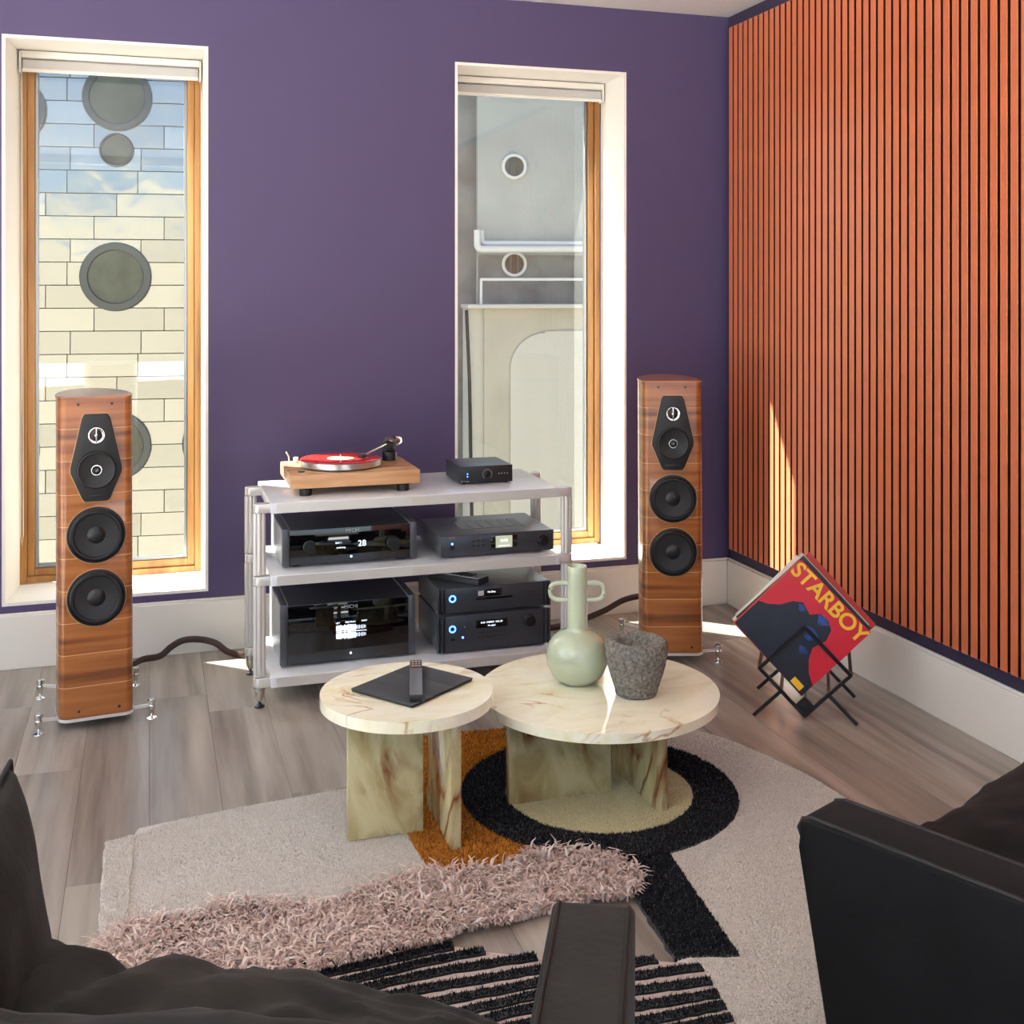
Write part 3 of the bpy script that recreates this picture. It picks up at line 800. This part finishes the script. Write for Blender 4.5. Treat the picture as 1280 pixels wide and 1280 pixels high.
# chunky remote lying on the disc player
rm = thing('remote_control', 'chunky grey remote control lying on the black disc player', 'remote control', (1.112, 4.178, .348), R_(-52)); rm.scale = (1.15, 1.2, 1.1)
rp = [(-.03, -.10), (.03, -.10), (.034, -.06), (.030, 0.0), (.030, .09), (.026, .10), (-.026, .10), (-.030, .09), (-.030, 0.0), (-.034, -.06)]
m_rem = M('remote_dark', (44, 46, 50), .45)
b = prism('shell', [(y, x) for x, y in rp][::-1], 0, .022, m_rem, rm, .004, 2)
prism('top_plate', [(y * .95, x * .85) for x, y in rp][::-1], .0222, .0245, M('remote_silver', (214, 215, 216), .45), rm, .001, 1)
for i in range(9):
    for j in range(3):
        box('button', -.085 + i * .017, -.074 + i * .017, -.018 + j * .0135, -.0095 + j * .0135, .0246, .0268, m_rem, rm, .001)

# ------------------------------------------------------------------ speaker cables
c1 = tube('speaker_cable', smooth_path([(-.09, 4.50, .020), (-.03, 4.62, .022), (.04, 4.655, .020), (.085, 4.66, .052), (.13, 4.66, .072), (.19, 4.66, .070), (.25, 4.66, .050), (.30, 4.64, .016), (.37, 4.58, .014), (.52, 4.56, .013)], 8), .0045, m_cable, None, rb=.013, seg=10)
tag(c1, 'brown flat speaker cable looping along the left baseboard to the rack', 'cable', 'speaker cables')
c2 = tube('speaker_cable', smooth_path([(2.06, 4.46, .15), (1.97, 4.58, .105), (1.87, 4.60, .056), (1.76, 4.60, .024), (1.66, 4.58, .014), (1.54, 4.57, .013)], 8), .0045, m_cable, None, rb=.013, seg=10)
tag(c2, 'brown flat speaker cable sloping down behind the green vase to the rack', 'cable', 'speaker cables')

# ------------------------------------------------------------------ coffee tables
def table(label, c, r, z, th, slabs):
    t = thing('coffee_table', label, 'coffee table', (c[0], c[1], .014), 0, 'nesting onyx coffee tables')
    n = 96
    bm = bmesh.new(); aprism(bm, circle(r, n), z - th - .014, z - .014, .006, 3)
    fin('table_top', bm, m_onyx_top, t, True, auto=40)
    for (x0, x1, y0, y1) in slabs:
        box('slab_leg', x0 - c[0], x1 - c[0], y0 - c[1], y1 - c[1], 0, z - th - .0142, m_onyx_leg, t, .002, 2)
    return t
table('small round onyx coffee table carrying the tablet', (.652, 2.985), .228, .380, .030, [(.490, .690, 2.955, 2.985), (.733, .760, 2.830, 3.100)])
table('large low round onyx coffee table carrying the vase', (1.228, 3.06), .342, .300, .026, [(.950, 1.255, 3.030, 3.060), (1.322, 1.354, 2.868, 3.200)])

tb = thing('tablet', 'tablet in a charcoal folding cover on the small coffee table', 'tablet', (.672, 3.004, .380), R_(37))
box('body', -.125, .125, -.105, .105, 0.001, .007, m_black, tb, .003)
for i in range(3):
    box('cover_panel', -.126 + i * .0842, -.0425 + i * .0842 + .0005, -.106, .106, .0073, .0098, m_tablet, tb, .001)
rt = thing('remote_control', 'slim grey metal remote control lying on the tablet', 'remote control', (.680, 3.000, .390), R_(-12.5))
m_rg = M('remote_grey_metal', (128, 130, 134), .38, metal=.6)
box('shell', -.0165, .0165, -.135, .138, .0005, .018, m_rg, rt, .003)
box('end_cap', -.0168, .0168, -.1375, -.128, .0004, .0165, m_black, rt, .002)
box('key_panel', -.0155, .0155, .070, .135, .0181, .0188, m_gloss, rt)
for i in range(3):
    for j in range(3): box('key', -.011 + j * .009, -.005 + j * .009, .080 + i * .018, .087 + i * .018, .0188, .0194, m_grey_txt, rt)

# vase -------------------------------------------------------------
vz = thing('vase', 'celadon bottle vase with two looped handles on the large table', 'vase', (1.189, 3.13, .300))
prof = [(0, 0), (.040, 0), (.052, .003), (.074, .022), (.088, .052), (.091, .078), (.086, .108), (.070, .132), (.050, .145), (.036, .150), (.031, .154), (.0305, .162), (.0295, .24), (.0285, .318), (.0292, .334), (.0278, .337), (.0255, .334), (.0250, .22), (.0248, .17), (0, .165)]
lathe('body', prof, m_celadon, vz, 56, auto=80)
va = Vector((.9534, -.3016, 0))
for s in (-1, 1):
    P = []
    for (a, z) in ((.026, .285), (.050, .287), (.068, .284), (.078, .272), (.077, .252), (.066, .241), (.048, .238), (.026, .238)):
        P.append((s * va.x * a, s * va.y * a, z))
    tube('handle', smooth_path(P, 6), .0066, m_celadon, vz, seg=12)
# mortar -----------------------------------------------------------
bm = bmesh.new()
alathe(bm, [(0, 0), (.050, 0), (.058, .003), (.062, .02), (.072, .05), (.082, .085), (.088, .115), (.089, .138), (.085, .150), (.074, .155), (.060, .153), (.052, .147), (.044, .125), (.034, .10), (.018, .085), (0, .08)], 80)
bmesh.ops.subdivide_edges(bm, edges=bm.edges, cuts=2, use_grid_fill=True)
for v in bm.verts:
    d = noise.noise(v.co * 60) * .0022 + noise.noise(v.co * 150) * .0026
    n_ = Vector((v.co.x, v.co.y, .02)).normalized()
    if v.co.z > .002: v.co += n_ * d + Vector((0, 0, d * .5))
mo = fin('stone_mortar', bm, m_stone, None, True, loc=(1.312, 2.985, .3005))
tag(mo, 'rough grey stone mortar bowl beside the vase on the large table', 'bowl')

# ------------------------------------------------------------------ record stand
RA = math.atan2(-.539, .843)
rs = thing('record_stand', 'black steel folding record stand by the slatted wall', 'record stand', (2.09, 3.364, 0), RA)
# local x along the front, local y away from the camera
def bar(nm, p, q, w=.0055, h=.0055, par=rs): return tube(nm, [p, q], w, m_bar, par, rb=h, square=True, up=Vector((0, 1, 0)))
hd, czr = .148, .164
for y in (0.0, .27):
    f = tag(bpy.data.objects.new('diamond_frame', None)); COL.objects.link(f); f.parent = rs; f.location = (0, y, 0)
    C4 = [(0, 0, czr - hd), (hd, 0, czr), (0, 0, czr + hd), (-hd, 0, czr)]
    for i in range(4): bar('frame_bar', C4[i], C4[(i + 1) % 4], par=f)
    for s in (-1, 1): bar('leg', (s * hd * .52, 0, czr - hd * .48), (s * .168, 0, .003), par=f)
    if y == 0:
        prism('corner_plate', [(-.032, .05), (0, .082), (.032, .05), (0, .018)], -.003, .003, m_bar, f, frame=RX90)
for (x, z) in ((hd, czr), (-hd, czr), (hd * .52, czr - hd * .48), (-hd * .52, czr - hd * .48), (0, czr - hd)):
    bar('cross_bar', (x, 0, z), (x, .27, z))

def sleeve_mat(): pass
cols = [((24, 30, 52), 'dark blue'), ((196, 74, 46), 'rust red'), ((222, 214, 204), 'cream'), ((150, 44, 34), 'deep red'), ((206, 200, 196), 'pale grey')]
m_card = M('sleeve_card', (226, 220, 210), .6)
def sleeve(label, y, lx, lz, tilt, spin, mat, th=.004):
    o = thing('record_sleeve', label, 'record', None or (0, 0, 0), 0, 'records in the black stand')
    Mx = Matrix.Translation((2.09, 3.364, 0)) @ Matrix.Rotation(RA, 4, 'Z') @ TR(lx, y, lz) @ Matrix.Rotation(tilt, 4, 'X') @ Matrix.Rotation(R_(45 + spin), 4, 'Y')
    o.matrix_world = Mx
    S_ = .157
    box('cover', -S_, S_, -th / 2, th / 2, -S_, S_, mat, o, .0008, 1)
    return o
# in sleeve space: -y faces the viewer, the sleeve's upper edge runs from the top corner to the right corner
m_sred = M('sleeve_red', (206, 14, 40), .35, spec=.5)
s0 = sleeve('foremost red record sleeve with yellow lettering and dark figure shape', .020, -.01, .305, R_(-9), 0, m_sred, .005)
m_yel = M('sleeve_yellow', (240, 190, 30), .4)
m_navy = M('sleeve_navy', (14, 18, 36), .35, vary=.5, vscale=14)
m_blu = M('sleeve_blue', (34, 64, 130), .4, vary=.6, vscale=40)
# dark abstract shape filling the lower left, with softer blue patches
shape = [(-.156, -.156), (.156, -.156), (.156, -.105), (.118, -.085), (.088, -.055), (.070, -.02), (.082, .03), (.070, .066), (.040, .082), (.008, .078), (-.012, .050), (-.055, .062), (-.080, .040), (-.10, .0), (-.130, -.03), (-.156, -.045)]
prism('printed_shape', shape, .0026, .0029, m_navy, s0, frame=RX90, smooth=False)
for (x, z, r) in ((.034, .006, .026), (-.045, .045, .014), (.055, -.05, .016), (.03, .066, .02)):
    prism('printed_patch', [(x + r * (1 + .3 * math.sin(3 * a)) * math.cos(a), z + r * .8 * math.sin(a)) for a in [2 * math.pi * i / 20 for i in range(20)]], .0028, .0031, m_blu, s0, frame=RX90, smooth=False)
text('title_lettering', 'STARBOY', .073, (0.0, -.0030, .124), FRONT, m_yel, s0, .0003, bold=.0016)
box('yellow_sticker', .098, .140, -.0032, -.0024, -.150, -.128, m_yel, s0)
for i, (lab, c, dy, dx, dz, sp) in enumerate((
        ('rust red record sleeve directly behind the red one with yellow lettering', (198, 76, 46), .036, -.016, .304, -1.0),
        ('dark record sleeve third from the front in the black stand', (52, 40, 40), .048, -.008, .314, .8),
        ('cream record sleeve fourth from the front in the black stand', (226, 216, 204), .060, -.022, .312, -1.6),
        ('pale grey record sleeve fifth from the front in the black stand', (200, 196, 196), .074, -.012, .318, .5),
        ('bright red record sleeve rearmost in the black stand', (190, 48, 34), .088, .010, .318, 1.2))):
    sleeve(lab, dy, dx, dz, R_(-9), sp, M('sleeve_%d' % i, c, .45), .0055)

# ------------------------------------------------------------------ the rug
rug = thing('area_rug', 'irregular patchwork rug with shaggy pink band, black ring and stripes', 'rug', (0, 0, 0))
def jag(pts, amp=.003, step=.025):
    out = []
    for i, p in enumerate(pts):
        q = pts[(i + 1) % len(pts)]
        L = math.hypot(q[0] - p[0], q[1] - p[1]); k = max(1, int(L / step))
        for j in range(k):
            t = j / k
            out.append((p[0] + (q[0] - p[0]) * t + rnd.uniform(-amp, amp), p[1] + (q[1] - p[1]) * t + rnd.uniform(-amp, amp)))
    return out
def rug_part(nm, pts, z, mat, amp=.002, lab=None):
    o = prism(nm, jag(pts, amp), .0008, z, mat, rug, 0, smooth=False)
    if lab: o['label'] = lab
    return o
rug_part('field', [(-.108, 3.136), (-.038, 3.156), (-.024, 3.200), (.06, 3.22), (.24, 3.248), (.544, 3.28), (.69, 3.30), (.70, 2.95), (.70, 2.70), (.44, 2.60), (.198, 2.62), (-.105, 2.60)], .0120, m_beige, lab='pale beige low-pile field')
rug_part('field', [(1.694, 3.375), (1.761, 3.256), (1.808, 3.117), (1.842, 2.99), (1.86, 2.892), (1.873, 2.716), (1.842, 2.498), (1.763, 2.242), (1.65, 2.0), (1.55, 1.75), (1.05, 1.75), (1.085, 1.974), (1.114, 2.189), (1.072, 2.222), (1.15, 2.24), (1.18, 2.65), (1.10, 2.75), (1.10, 3.05), (1.5, 3.3)], .0122, m_beige, lab='pale beige low-pile field')
rug_part('edge_strip', [(-.108, 3.136), (-.038, 3.156), (-.044, 2.90), (-.046, 2.62), (-.105, 2.60)], .0165, m_cream2, .003)
rug_part('patch', [(.686, 3.60), (.916, 3.585), (1.127, 3.561), (1.20, 3.30), (1.20, 3.0), (1.10, 2.64), (.96, 2.62), (.655, 2.66), (.659, 2.721), (.647, 2.921), (.638, 3.25)], .0135, m_orange, .003, 'rust orange plush patch')
rcn = (1.222, 3.045)
n = 90
bm = bmesh.new()
def ringface(r0, r1, z):
    a = [bm.verts.new((rcn[0] + r0 * math.cos(t), rcn[1] + r0 * math.sin(t), z)) for t in [2 * math.pi * i / n for i in range(n)]]
    return a
ro0 = [bm.verts.new((rcn[0] + (.392 + rnd.uniform(-.003, .003)) * math.cos(2 * math.pi * i / n), rcn[1] + (.392 + rnd.uniform(-.003, .003)) * math.sin(2 * math.pi * i / n), .001)) for i in range(n)]
ro1 = [bm.verts.new((v.co.x, v.co.y, .0152)) for v in ro0]
ri1 = [bm.verts.new((rcn[0] + (.266 + rnd.uniform(-.003, .003)) * math.cos(2 * math.pi * i / n), rcn[1] + (.266 + rnd.uniform(-.003, .003)) * math.sin(2 * math.pi * i / n), .0152)) for i in range(n)]
ri0 = [bm.verts.new((v.co.x, v.co.y, .001)) for v in ri1]
for a, b in ((ro0, ro1), (ro1, ri1), (ri1, ri0), (ri0, ro0)):
    for i in range(n): bm.faces.new((a[i], a[(i + 1) % n], b[(i + 1) % n], b[i]))
fin('ring', bm, m_blackp, rug)['label'] = 'black plush ring'
prism('disc', circle(.268, 72, *rcn), .0008, .0141, m_cream, rug, smooth=False)['label'] = 'cream disc inside the black ring'
rug_part('bar', [(1.14, 2.705), (1.262, 2.665), (1.25, 2.60), (1.207, 2.197), (1.072, 2.234), (1.089, 2.47), (1.09, 2.66)], .0143, m_blackp, .003, 'black plush bar leading off the ring')
STRT = [(.15, 2.45), (.262, 2.45), (.407, 2.452), (.514, 2.456), (.618, 2.434), (.743, 2.35), (.836, 2.305), (.983, 2.258), (1.075, 2.219)]
rug_part('striped_field', STRT + [(1.114, 2.189), (1.085, 1.974), (1.05, 1.75), (.16, 1.75), (.10, 2.30)], .0115, m_pinkp, .003, 'pink-grey pile under black stripes')
STRIPES = []
def ytop(x):
    for (a, b), (c, d) in zip(STRT, STRT[1:]):
        if a <= x <= c: return b + (d - b) * (x - a) / (c - a)
    return 2.21
for i in range(16):
    y0 = 2.442 - .0435 * i
    top = []; bot = []
    x = .13
    while x < 1.115:
        yc = y0 + .018 * math.sin((x - .2) * 3.2) + .010 * math.sin(x * 9 + i) * .6
        if yc + .004 < ytop(max(.15, x)) + .006:
            top.append((x, yc + .0125 + rnd.uniform(-.002, .002))); bot.append((x, yc - .0125 + rnd.uniform(-.002, .002)))
        x += .02
    if len(top) > 4:
        # keep clear of the slanted right boundary
        lim = lambda y: 1.114 - max(0, 2.189 - y) * .14
        top = [(min(a, lim(b)), b) for a, b in top]; bot = [(min(a, lim(b)), b) for a, b in bot]
        prism('stripe', bot + top[::-1], .001, .0165, m_blackp, rug, smooth=False); STRIPES.append(bot + top[::-1])

# short pile standing on every patch, too fine to count
import numpy as np
def pile_tufts(nm, tests, zt, count, hgt, wid_, dark, light, lab):
    g = np.random.default_rng(len(nm) * 7 + count)
    P = np.array([p for t in tests if t[0] == 'poly' for p in t[1]]) if any(t[0] == 'poly' for t in tests) else np.array([[rcn[0] - .4, rcn[1] - .4], [rcn[0] + .4, rcn[1] + .4]])
    lo = P.min(0) - .002; hi = P.max(0) + .002
    n0 = int(count * 4); X = g.uniform(lo[0], hi[0], n0); Y = g.uniform(lo[1], hi[1], n0)
    ok = np.ones(n0, bool)
    for t in tests:
        if t[0] in ('poly', 'not'):
            Q = t[1]; ins = np.zeros(n0, bool); j = len(Q) - 1
            for i in range(len(Q)):
                xi, yi = Q[i]; xj, yj = Q[j]
                if yi != yj: ins ^= ((yi > Y) != (yj > Y)) & (X < (xj - xi) * (Y - yi) / (yj - yi) + xi)
                j = i
            ok &= ins if t[0] == 'poly' else ~ins
        else:
            rr_ = np.hypot(X - rcn[0], Y - rcn[1])
            ok &= ((rr_ > t[1]) & (rr_ < t[2])) if t[0] == 'in' else ~((rr_ > t[1]) & (rr_ < t[2]))
    X = X[ok][:count]; Y = Y[ok][:count]; k = len(X)
    a = g.uniform(0, 2 * np.pi, k); w = g.uniform(.6, 1.2, k) * wid_; h = g.uniform(.6, 1.25, k) * hgt
    V = np.zeros((k, 3, 3))
    V[:, 0] = np.stack([X - np.cos(a) * w, Y - np.sin(a) * w, np.full(k, zt - .001)], 1)
    V[:, 1] = np.stack([X + np.cos(a) * w, Y + np.sin(a) * w, np.full(k, zt - .001)], 1)
    V[:, 2] = np.stack([X + g.normal(0, .35, k) * h, Y + g.normal(0, .35, k) * h, zt + h], 1)
    me = bpy.data.meshes.new(nm); me.from_pydata(V.reshape(-1, 3).tolist(), [], np.arange(3 * k).reshape(-1, 3).tolist())
    m, n, l, p = new_mat(nm); gi = n.new('ShaderNodeNewGeometry'); r = ramp(n, [(0.0, dark), (1.0, light)])
    l.new(gi.outputs['Random Per Island'], r.inputs[0]); l.new(r.outputs[0], p.inputs['Base Color'])
    p.inputs['Roughness'].default_value = .9; p.inputs['Specular IOR Level'].default_value = .1
    me.materials.append(m)
    o = link(nm, me, None, rug); o['kind'] = 'stuff'; o['label'] = lab
FL = [(-.046, 3.152), (.06, 3.22), (.24, 3.248), (.544, 3.28), (.64, 3.29), (.647, 2.921), (.659, 2.72), (.44, 2.62), (.198, 2.64), (-.044, 2.63)]
FR = [(1.694, 3.375), (1.761, 3.256), (1.808, 3.117), (1.842, 2.99), (1.86, 2.892), (1.873, 2.716), (1.842, 2.498), (1.763, 2.242), (1.65, 2.0), (1.55, 1.75), (1.05, 1.75), (1.085, 1.974), (1.114, 2.189), (1.072, 2.222), (1.15, 2.24), (1.18, 2.65), (1.10, 2.75), (1.10, 3.05), (1.5, 3.3)]
BR = [(1.14, 2.705), (1.262, 2.665), (1.25, 2.60), (1.207, 2.197), (1.072, 2.234), (1.089, 2.47), (1.09, 2.66)]
ORP = [(.686, 3.60), (.916, 3.585), (1.127, 3.561), (1.20, 3.30), (1.20, 3.0), (1.10, 2.64), (.96, 2.62), (.655, 2.66), (.659, 2.721), (.647, 2.921), (.638, 3.25)]
pile_tufts('low_pile', [('poly', FL)], .0120, 34000, .004, .0016, (178, 172, 165), (222, 217, 210), 'beige low pile')
pile_tufts('low_pile', [('poly', FR), ('out', 0, .392), ('not', BR)], .0122, 60000, .004, .0016, (178, 172, 165), (222, 217, 210), 'beige low pile')
pile_tufts('edge_pile', [('poly', [(-.108, 3.136), (-.038, 3.156), (-.044, 2.90), (-.046, 2.62), (-.105, 2.60)])], .0160, 5000, .006, .0018, (190, 182, 172), (234, 228, 220), 'ivory pile')
pile_tufts('plush_pile', [('poly', ORP), ('out', 0, .392)], .0135, 22000, .008, .0020, (120, 66, 12), (214, 140, 44), 'rust orange plush')
pile_tufts('ring_pile', [('in', .266, .392)], .0152, 26000, .007, .0019, (12, 12, 14), (46, 46, 50), 'black plush')
pile_tufts('bar_pile', [('poly', BR), ('out', 0, .388)], .0143, 9000, .007, .0019, (12, 12, 14), (46, 46, 50), 'black plush')
for q in STRIPES: pile_tufts('stripe_pile', [('poly', q)], .0165, 2300, .006, .0019, (10, 10, 12), (44, 43, 46), 'black plush')
pile_tufts('disc_pile', [('in', 0, .266)], .0141, 18000, .004, .0016, (178, 168, 122), (220, 213, 172), 'cream low pile')

# shaggy band: single strands, nobody could count them
SH = [(-.108, 2.665), (-.036, 2.696), (.024, 2.714), (.103, 2.71), (.184, 2.742), (.272, 2.707), (.367, 2.66), (.458, 2.703), (.559, 2.725), (.659, 2.729), (.776, 2.713), (.857, 2.708), (.917, 2.752), (.994, 2.74), (1.082, 2.713), (1.135, 2.64), (1.140, 2.548), (1.107, 2.501), (1.068, 2.475), (.991, 2.500), (.893, 2.48), (.775, 2.47), (.656, 2.465), (.600, 2.43), (.515, 2.438), (.407, 2.415), (.339, 2.405), (.259, 2.417), (.166, 2.45), (.087, 2.48), (-.01, 2.52), (-.105, 2.56)]
def inside(x, y, P):
    c = False; j = len(P) - 1
    for i in range(len(P)):
        (xi, yi), (xj, yj) = P[i], P[j]
        if (yi > y) != (yj > y) and x < (xj - xi) * (y - yi) / (yj - yi) + xi: c = not c
        j = i
    return c
m_shag, n_, l_, p_ = new_mat('pink_shag')
gi = n_.new('ShaderNodeNewGeometry'); cr = ramp(n_, [(0.0, (190, 160, 150)), (0.5, (230, 208, 198)), (1.0, (250, 240, 233))])
l_.new(gi.outputs['Random Per Island'], cr.inputs[0]); l_.new(cr.outputs[0], p_.inputs['Base Color'])
p_.inputs['Roughness'].default_value = .55; p_.inputs['Sheen Weight'].default_value = .3
tl_ = n_.new('ShaderNodeBsdfTranslucent'); l_.new(cr.outputs[0], tl_.inputs[0])
mxs = n_.new('ShaderNodeMixShader'); mxs.inputs[0].default_value = .4
l_.new(p_.outputs[0], mxs.inputs[1]); l_.new(tl_.outputs[0], mxs.inputs[2]); l_.new(mxs.outputs[0], n_['Material Output'].inputs[0])
rug_part('shag_backing', [(x, y + (.028 if i > 16 else -.004)) for i, (x, y) in enumerate(SH)], .008, m_pinkp, .003)
verts = []; faces = []; cnt = 0; rs2 = random.Random(11)
while cnt < 9000:
    x = rs2.uniform(-.12, 1.16); y = rs2.uniform(2.38, 2.77)
    if not inside(x, y, SH): continue
    cnt += 1
    fl = Vector((noise.noise(Vector((x * 7, y * 7, 0))), noise.noise(Vector((x * 7, y * 7, 9))) - .45, 0)) * .9
    L = rs2.uniform(.034, .058); w = rs2.uniform(.0022, .0040)
    d = Vector((fl.x + rs2.uniform(-.7, .7), fl.y + rs2.uniform(-.7, .7), 0))
    a = rs2.uniform(0, math.pi); side = Vector((math.cos(a), math.sin(a), 0)) * w
    p = Vector((x, y, .009)); up = rs2.uniform(.75, 1.0)
    dirs = [Vector((d.x * .3, d.y * .3, up)), Vector((d.x * .8, d.y * .8, up * .6)), Vector((d.x * 1.2, d.y * 1.2, up * .05))]
    b0 = len(verts); q = p.copy()
    verts += [q - side, q + side]
    for k, dd in enumerate(dirs):
        q = q + dd.normalized() * L / 3
        ww = (1.0, .85, .35)[k]
        verts += [q - side * ww, q + side * ww]
    for k in range(3): faces.append((b0 + 2 * k, b0 + 2 * k + 1, b0 + 2 * k + 3, b0 + 2 * k + 2))
me = bpy.data.meshes.new('shag_pile'); me.from_pydata(verts, [], faces); me.materials.append(m_shag)
for f in me.polygons: f.use_smooth = True
sp_ = link('shag_pile', me, None, rug); sp_['kind'] = 'stuff'; sp_['label'] = 'long pale pink shaggy pile'

# ------------------------------------------------------------------ armchairs
def cushion(nm, w, d, h, mat, parent, loc, rot=None, wr=.012, seed=0, N=64, crease=None, shear=0.0, p=6, q=.3):
    """Upholstered cushion: two domed sheets meeting along the rim, with folds."""
    bm = bmesh.new(); top = []; bot = []
    for j in range(N + 1):
        v = math.sin(math.pi / 2 * (-1 + 2 * j / N)); ra = []; rb = []
        for i in range(N + 1):
            u = math.sin(math.pi / 2 * (-1 + 2 * i / N))
            edge = i in (0, N) or j in (0, N)
            x, y = w / 2 * u * (1 - .03 * v * v), d / 2 * v * (1 - .03 * u * u)
            z = h / 2 * max(0.0, 1 - abs(u) ** p) ** q * max(0.0, 1 - abs(v) ** p) ** q
            k = min(1.0, z / (h * .3))
            c = Vector((x * 6 + seed, y * 6, 0))
            dz = (noise.noise(c) * wr + noise.noise(c * 2.4) * wr * .6 + abs(noise.noise(c * 4.0)) * wr * .5) * k
            if crease is not None:
                dz -= .034 * math.exp(-((x - crease - .30 * (y - d / 2)) / .028) ** 2) * k * (.35 + .65 * max(0, v))
                dz -= .016 * math.exp(-((x - crease - .16 - .55 * (y - d / 2)) / .022) ** 2) * k * max(0, v)
            if v > 0:
                y -= shear * (x + w / 2) * v
                if crease is not None: y -= .018 * math.exp(-((x - crease) / .04) ** 2) * v
            ra.append(bm.verts.new((x, y, z + dz)))
            rb.append(ra[-1] if edge else bm.verts.new((x, y, -z)))
        top.append(ra); bot.append(rb)
    for g in (top, bot):
        for j in range(N):
            for i in range(N): bm.faces.new((g[j][i], g[j][i + 1], g[j + 1][i + 1], g[j + 1][i]))
    return fin(nm, bm, mat, parent, True, loc, rot)

def arm_outline(front, slope, back, z0, z1):
    # side profile (y, z): top front corner at y=front, front edge sloping back towards the floor
    return [(back, z0), (front - slope, z0), (front - .012, z1 - .05), (front, z1 - .022), (front - .006, z1 - .006), (front - .026, z1), (back, z1 + .0)]

def armchair(label, loc, rz, width, armw, arm_h, seat_front, arm_front, mat, crease, seat_top=.48, back_h=.74, shear=0.0):
    """local: +y is where the chair faces; x=0 at the outer side of its left arm."""
    t = thing('armchair', label, 'armchair', loc, rz, 'black upholstered armchairs')
    back = -.62
    for s, xa in ((0, 0.0), (1, width - armw)):
        pts = arm_outline(arm_front, .085, back, .06, arm_h)
        fr = Matrix(((0, 0, 1, xa), (1, 0, 0, 0), (0, 1, 0, 0), (0, 0, 0, 1)))
        a = prism('arm', pts, 0, armw, mat, t, .008, 3, frame=fr, auto=50)
        for e in (.009, armw - .009):
            P = [(xa + e, y - (.001 if i < 4 else 0), z - .001) for i, (y, z) in enumerate(pts[1:])]
            P = [Vector(p) for p in P]
            tube('piping', [(p.x, p.y + (.002 if i < 3 else 0), p.z) for i, p in enumerate(P)], .0040, m_pipe, a, seg=8)
    box('base', armw, width - armw, back, seat_front - .05, .10, .27, mat, t, .02, 3)
    box('back', armw * .3, width - armw * .3, back - .12, back + .06, .08, back_h, mat, t, .04, 4)
    sw_ = width - 2 * armw - .006
    cushion('seat_cushion', sw_, seat_front - back - .06, .26, mat, t, (width / 2, (seat_front + back + .06) / 2, seat_top - .145), wr=(.022 if crease else .018), seed=width * 3, crease=crease, shear=shear)
    cushion('back_cushion', sw_, .20, .42, mat, t, (width / 2, back + .15, back_h - .22), (R_(-8), 0, 0), wr=.02, seed=4, N=32)
    for x in (.05, width - .05):
        for y in (back + .02, arm_front - .14): lathe('leg', [(0, .08), (.016, .08), (.012, 0), (0, 0)], m_bar, t, 16, TR(x, y, 0))
    return t
# right-hand chair: faces (-.42, .907); outer front corner of its left arm near (1.036, 1.692)
f2 = Vector((-.42, .907)); r2 = Vector((.907, .42))
o2 = Vector((1.036, 1.692)) - f2 * 0.16
armchair('black armchair in the right foreground, its arm towards the rug', (o2.x, o2.y, 0), math.atan2(r2.y, r2.x), 1.15, .118, .560, .12, .16, m_suede2, None, seat_top=.515)
# left-hand chair: faces (.43, .903); its right arm ends near (.60, 1.50)
f1 = Vector((.43, .903)).normalized(); r1 = Vector((f1.y, -f1.x))
wid = 1.20
o1 = f1 * 1.46 + r1 * (-.050 - wid)
armchair('charcoal suede armchair in the left foreground with a pillow', (o1.x, o1.y, 0), math.atan2(r1.y, r1.x), wid, .115, .585, .175, .155, m_suede, -.10, seat_top=.528, shear=.10)
def pillow(nm, a, t, mat, parent, loc, rot, seed=0):
    bm = bmesh.new(); N = 28; top = []; bot = []
    for j in range(N + 1):
        v = -1 + 2 * j / N; ra = []; rb = []
        for i in range(N + 1):
            u = -1 + 2 * i / N
            x = a * u * (1 - .07 * (1 - v * v)); y = a * v * (1 - .07 * (1 - u * u))
            h = t * max(0, (1 - u * u)) ** .45 * max(0, (1 - v * v)) ** .45
            h *= 1 + .25 * noise.noise(Vector((x * 9 + seed, y * 9, 1)))
            ra.append(bm.verts.new((x, y, h)))
            edge = i in (0, N) or j in (0, N)
            rb.append(ra[-1] if edge else bm.verts.new((x, y, -h)))
        top.append(ra); bot.append(rb)
    for g in (top, bot):
        for j in range(N):
            for i in range(N): bm.faces.new((g[j][i], g[j][i + 1], g[j + 1][i + 1], g[j + 1][i]))
    o = fin(nm, bm, mat, parent, True, loc, rot)
    return o
pl_ = Vector((-.213, 1.70))
pw = thing('throw_pillow', 'charcoal suede throw pillow standing at the left edge on the armchair', 'pillow', (pl_.x, pl_.y, .47), R_(-9))
pillow('cover', .205, .064, m_suede, pw, (0, 0, .045), (0, R_(84), 0), 3)
pe_ = []
for (u, v) in ((-1, -1), (1, -1), (1, 1), (-1, 1), (-1, -1)): pe_.append((u, v))
pp = []
for (u0, v0), (u1, v1) in zip(pe_, pe_[1:]):
    for k in range(8):
        u = u0 + (u1 - u0) * k / 8; v = v0 + (v1 - v0) * k / 8
        pp.append((.205 * u * (1 - .07 * (1 - v * v)), .205 * v * (1 - .07 * (1 - u * u)), 0))
tube('piping', pp + [pp[0]], .004, m_pipe, pw, seg=8, loc=(0, 0, .045), rot=(0, R_(84), 0))
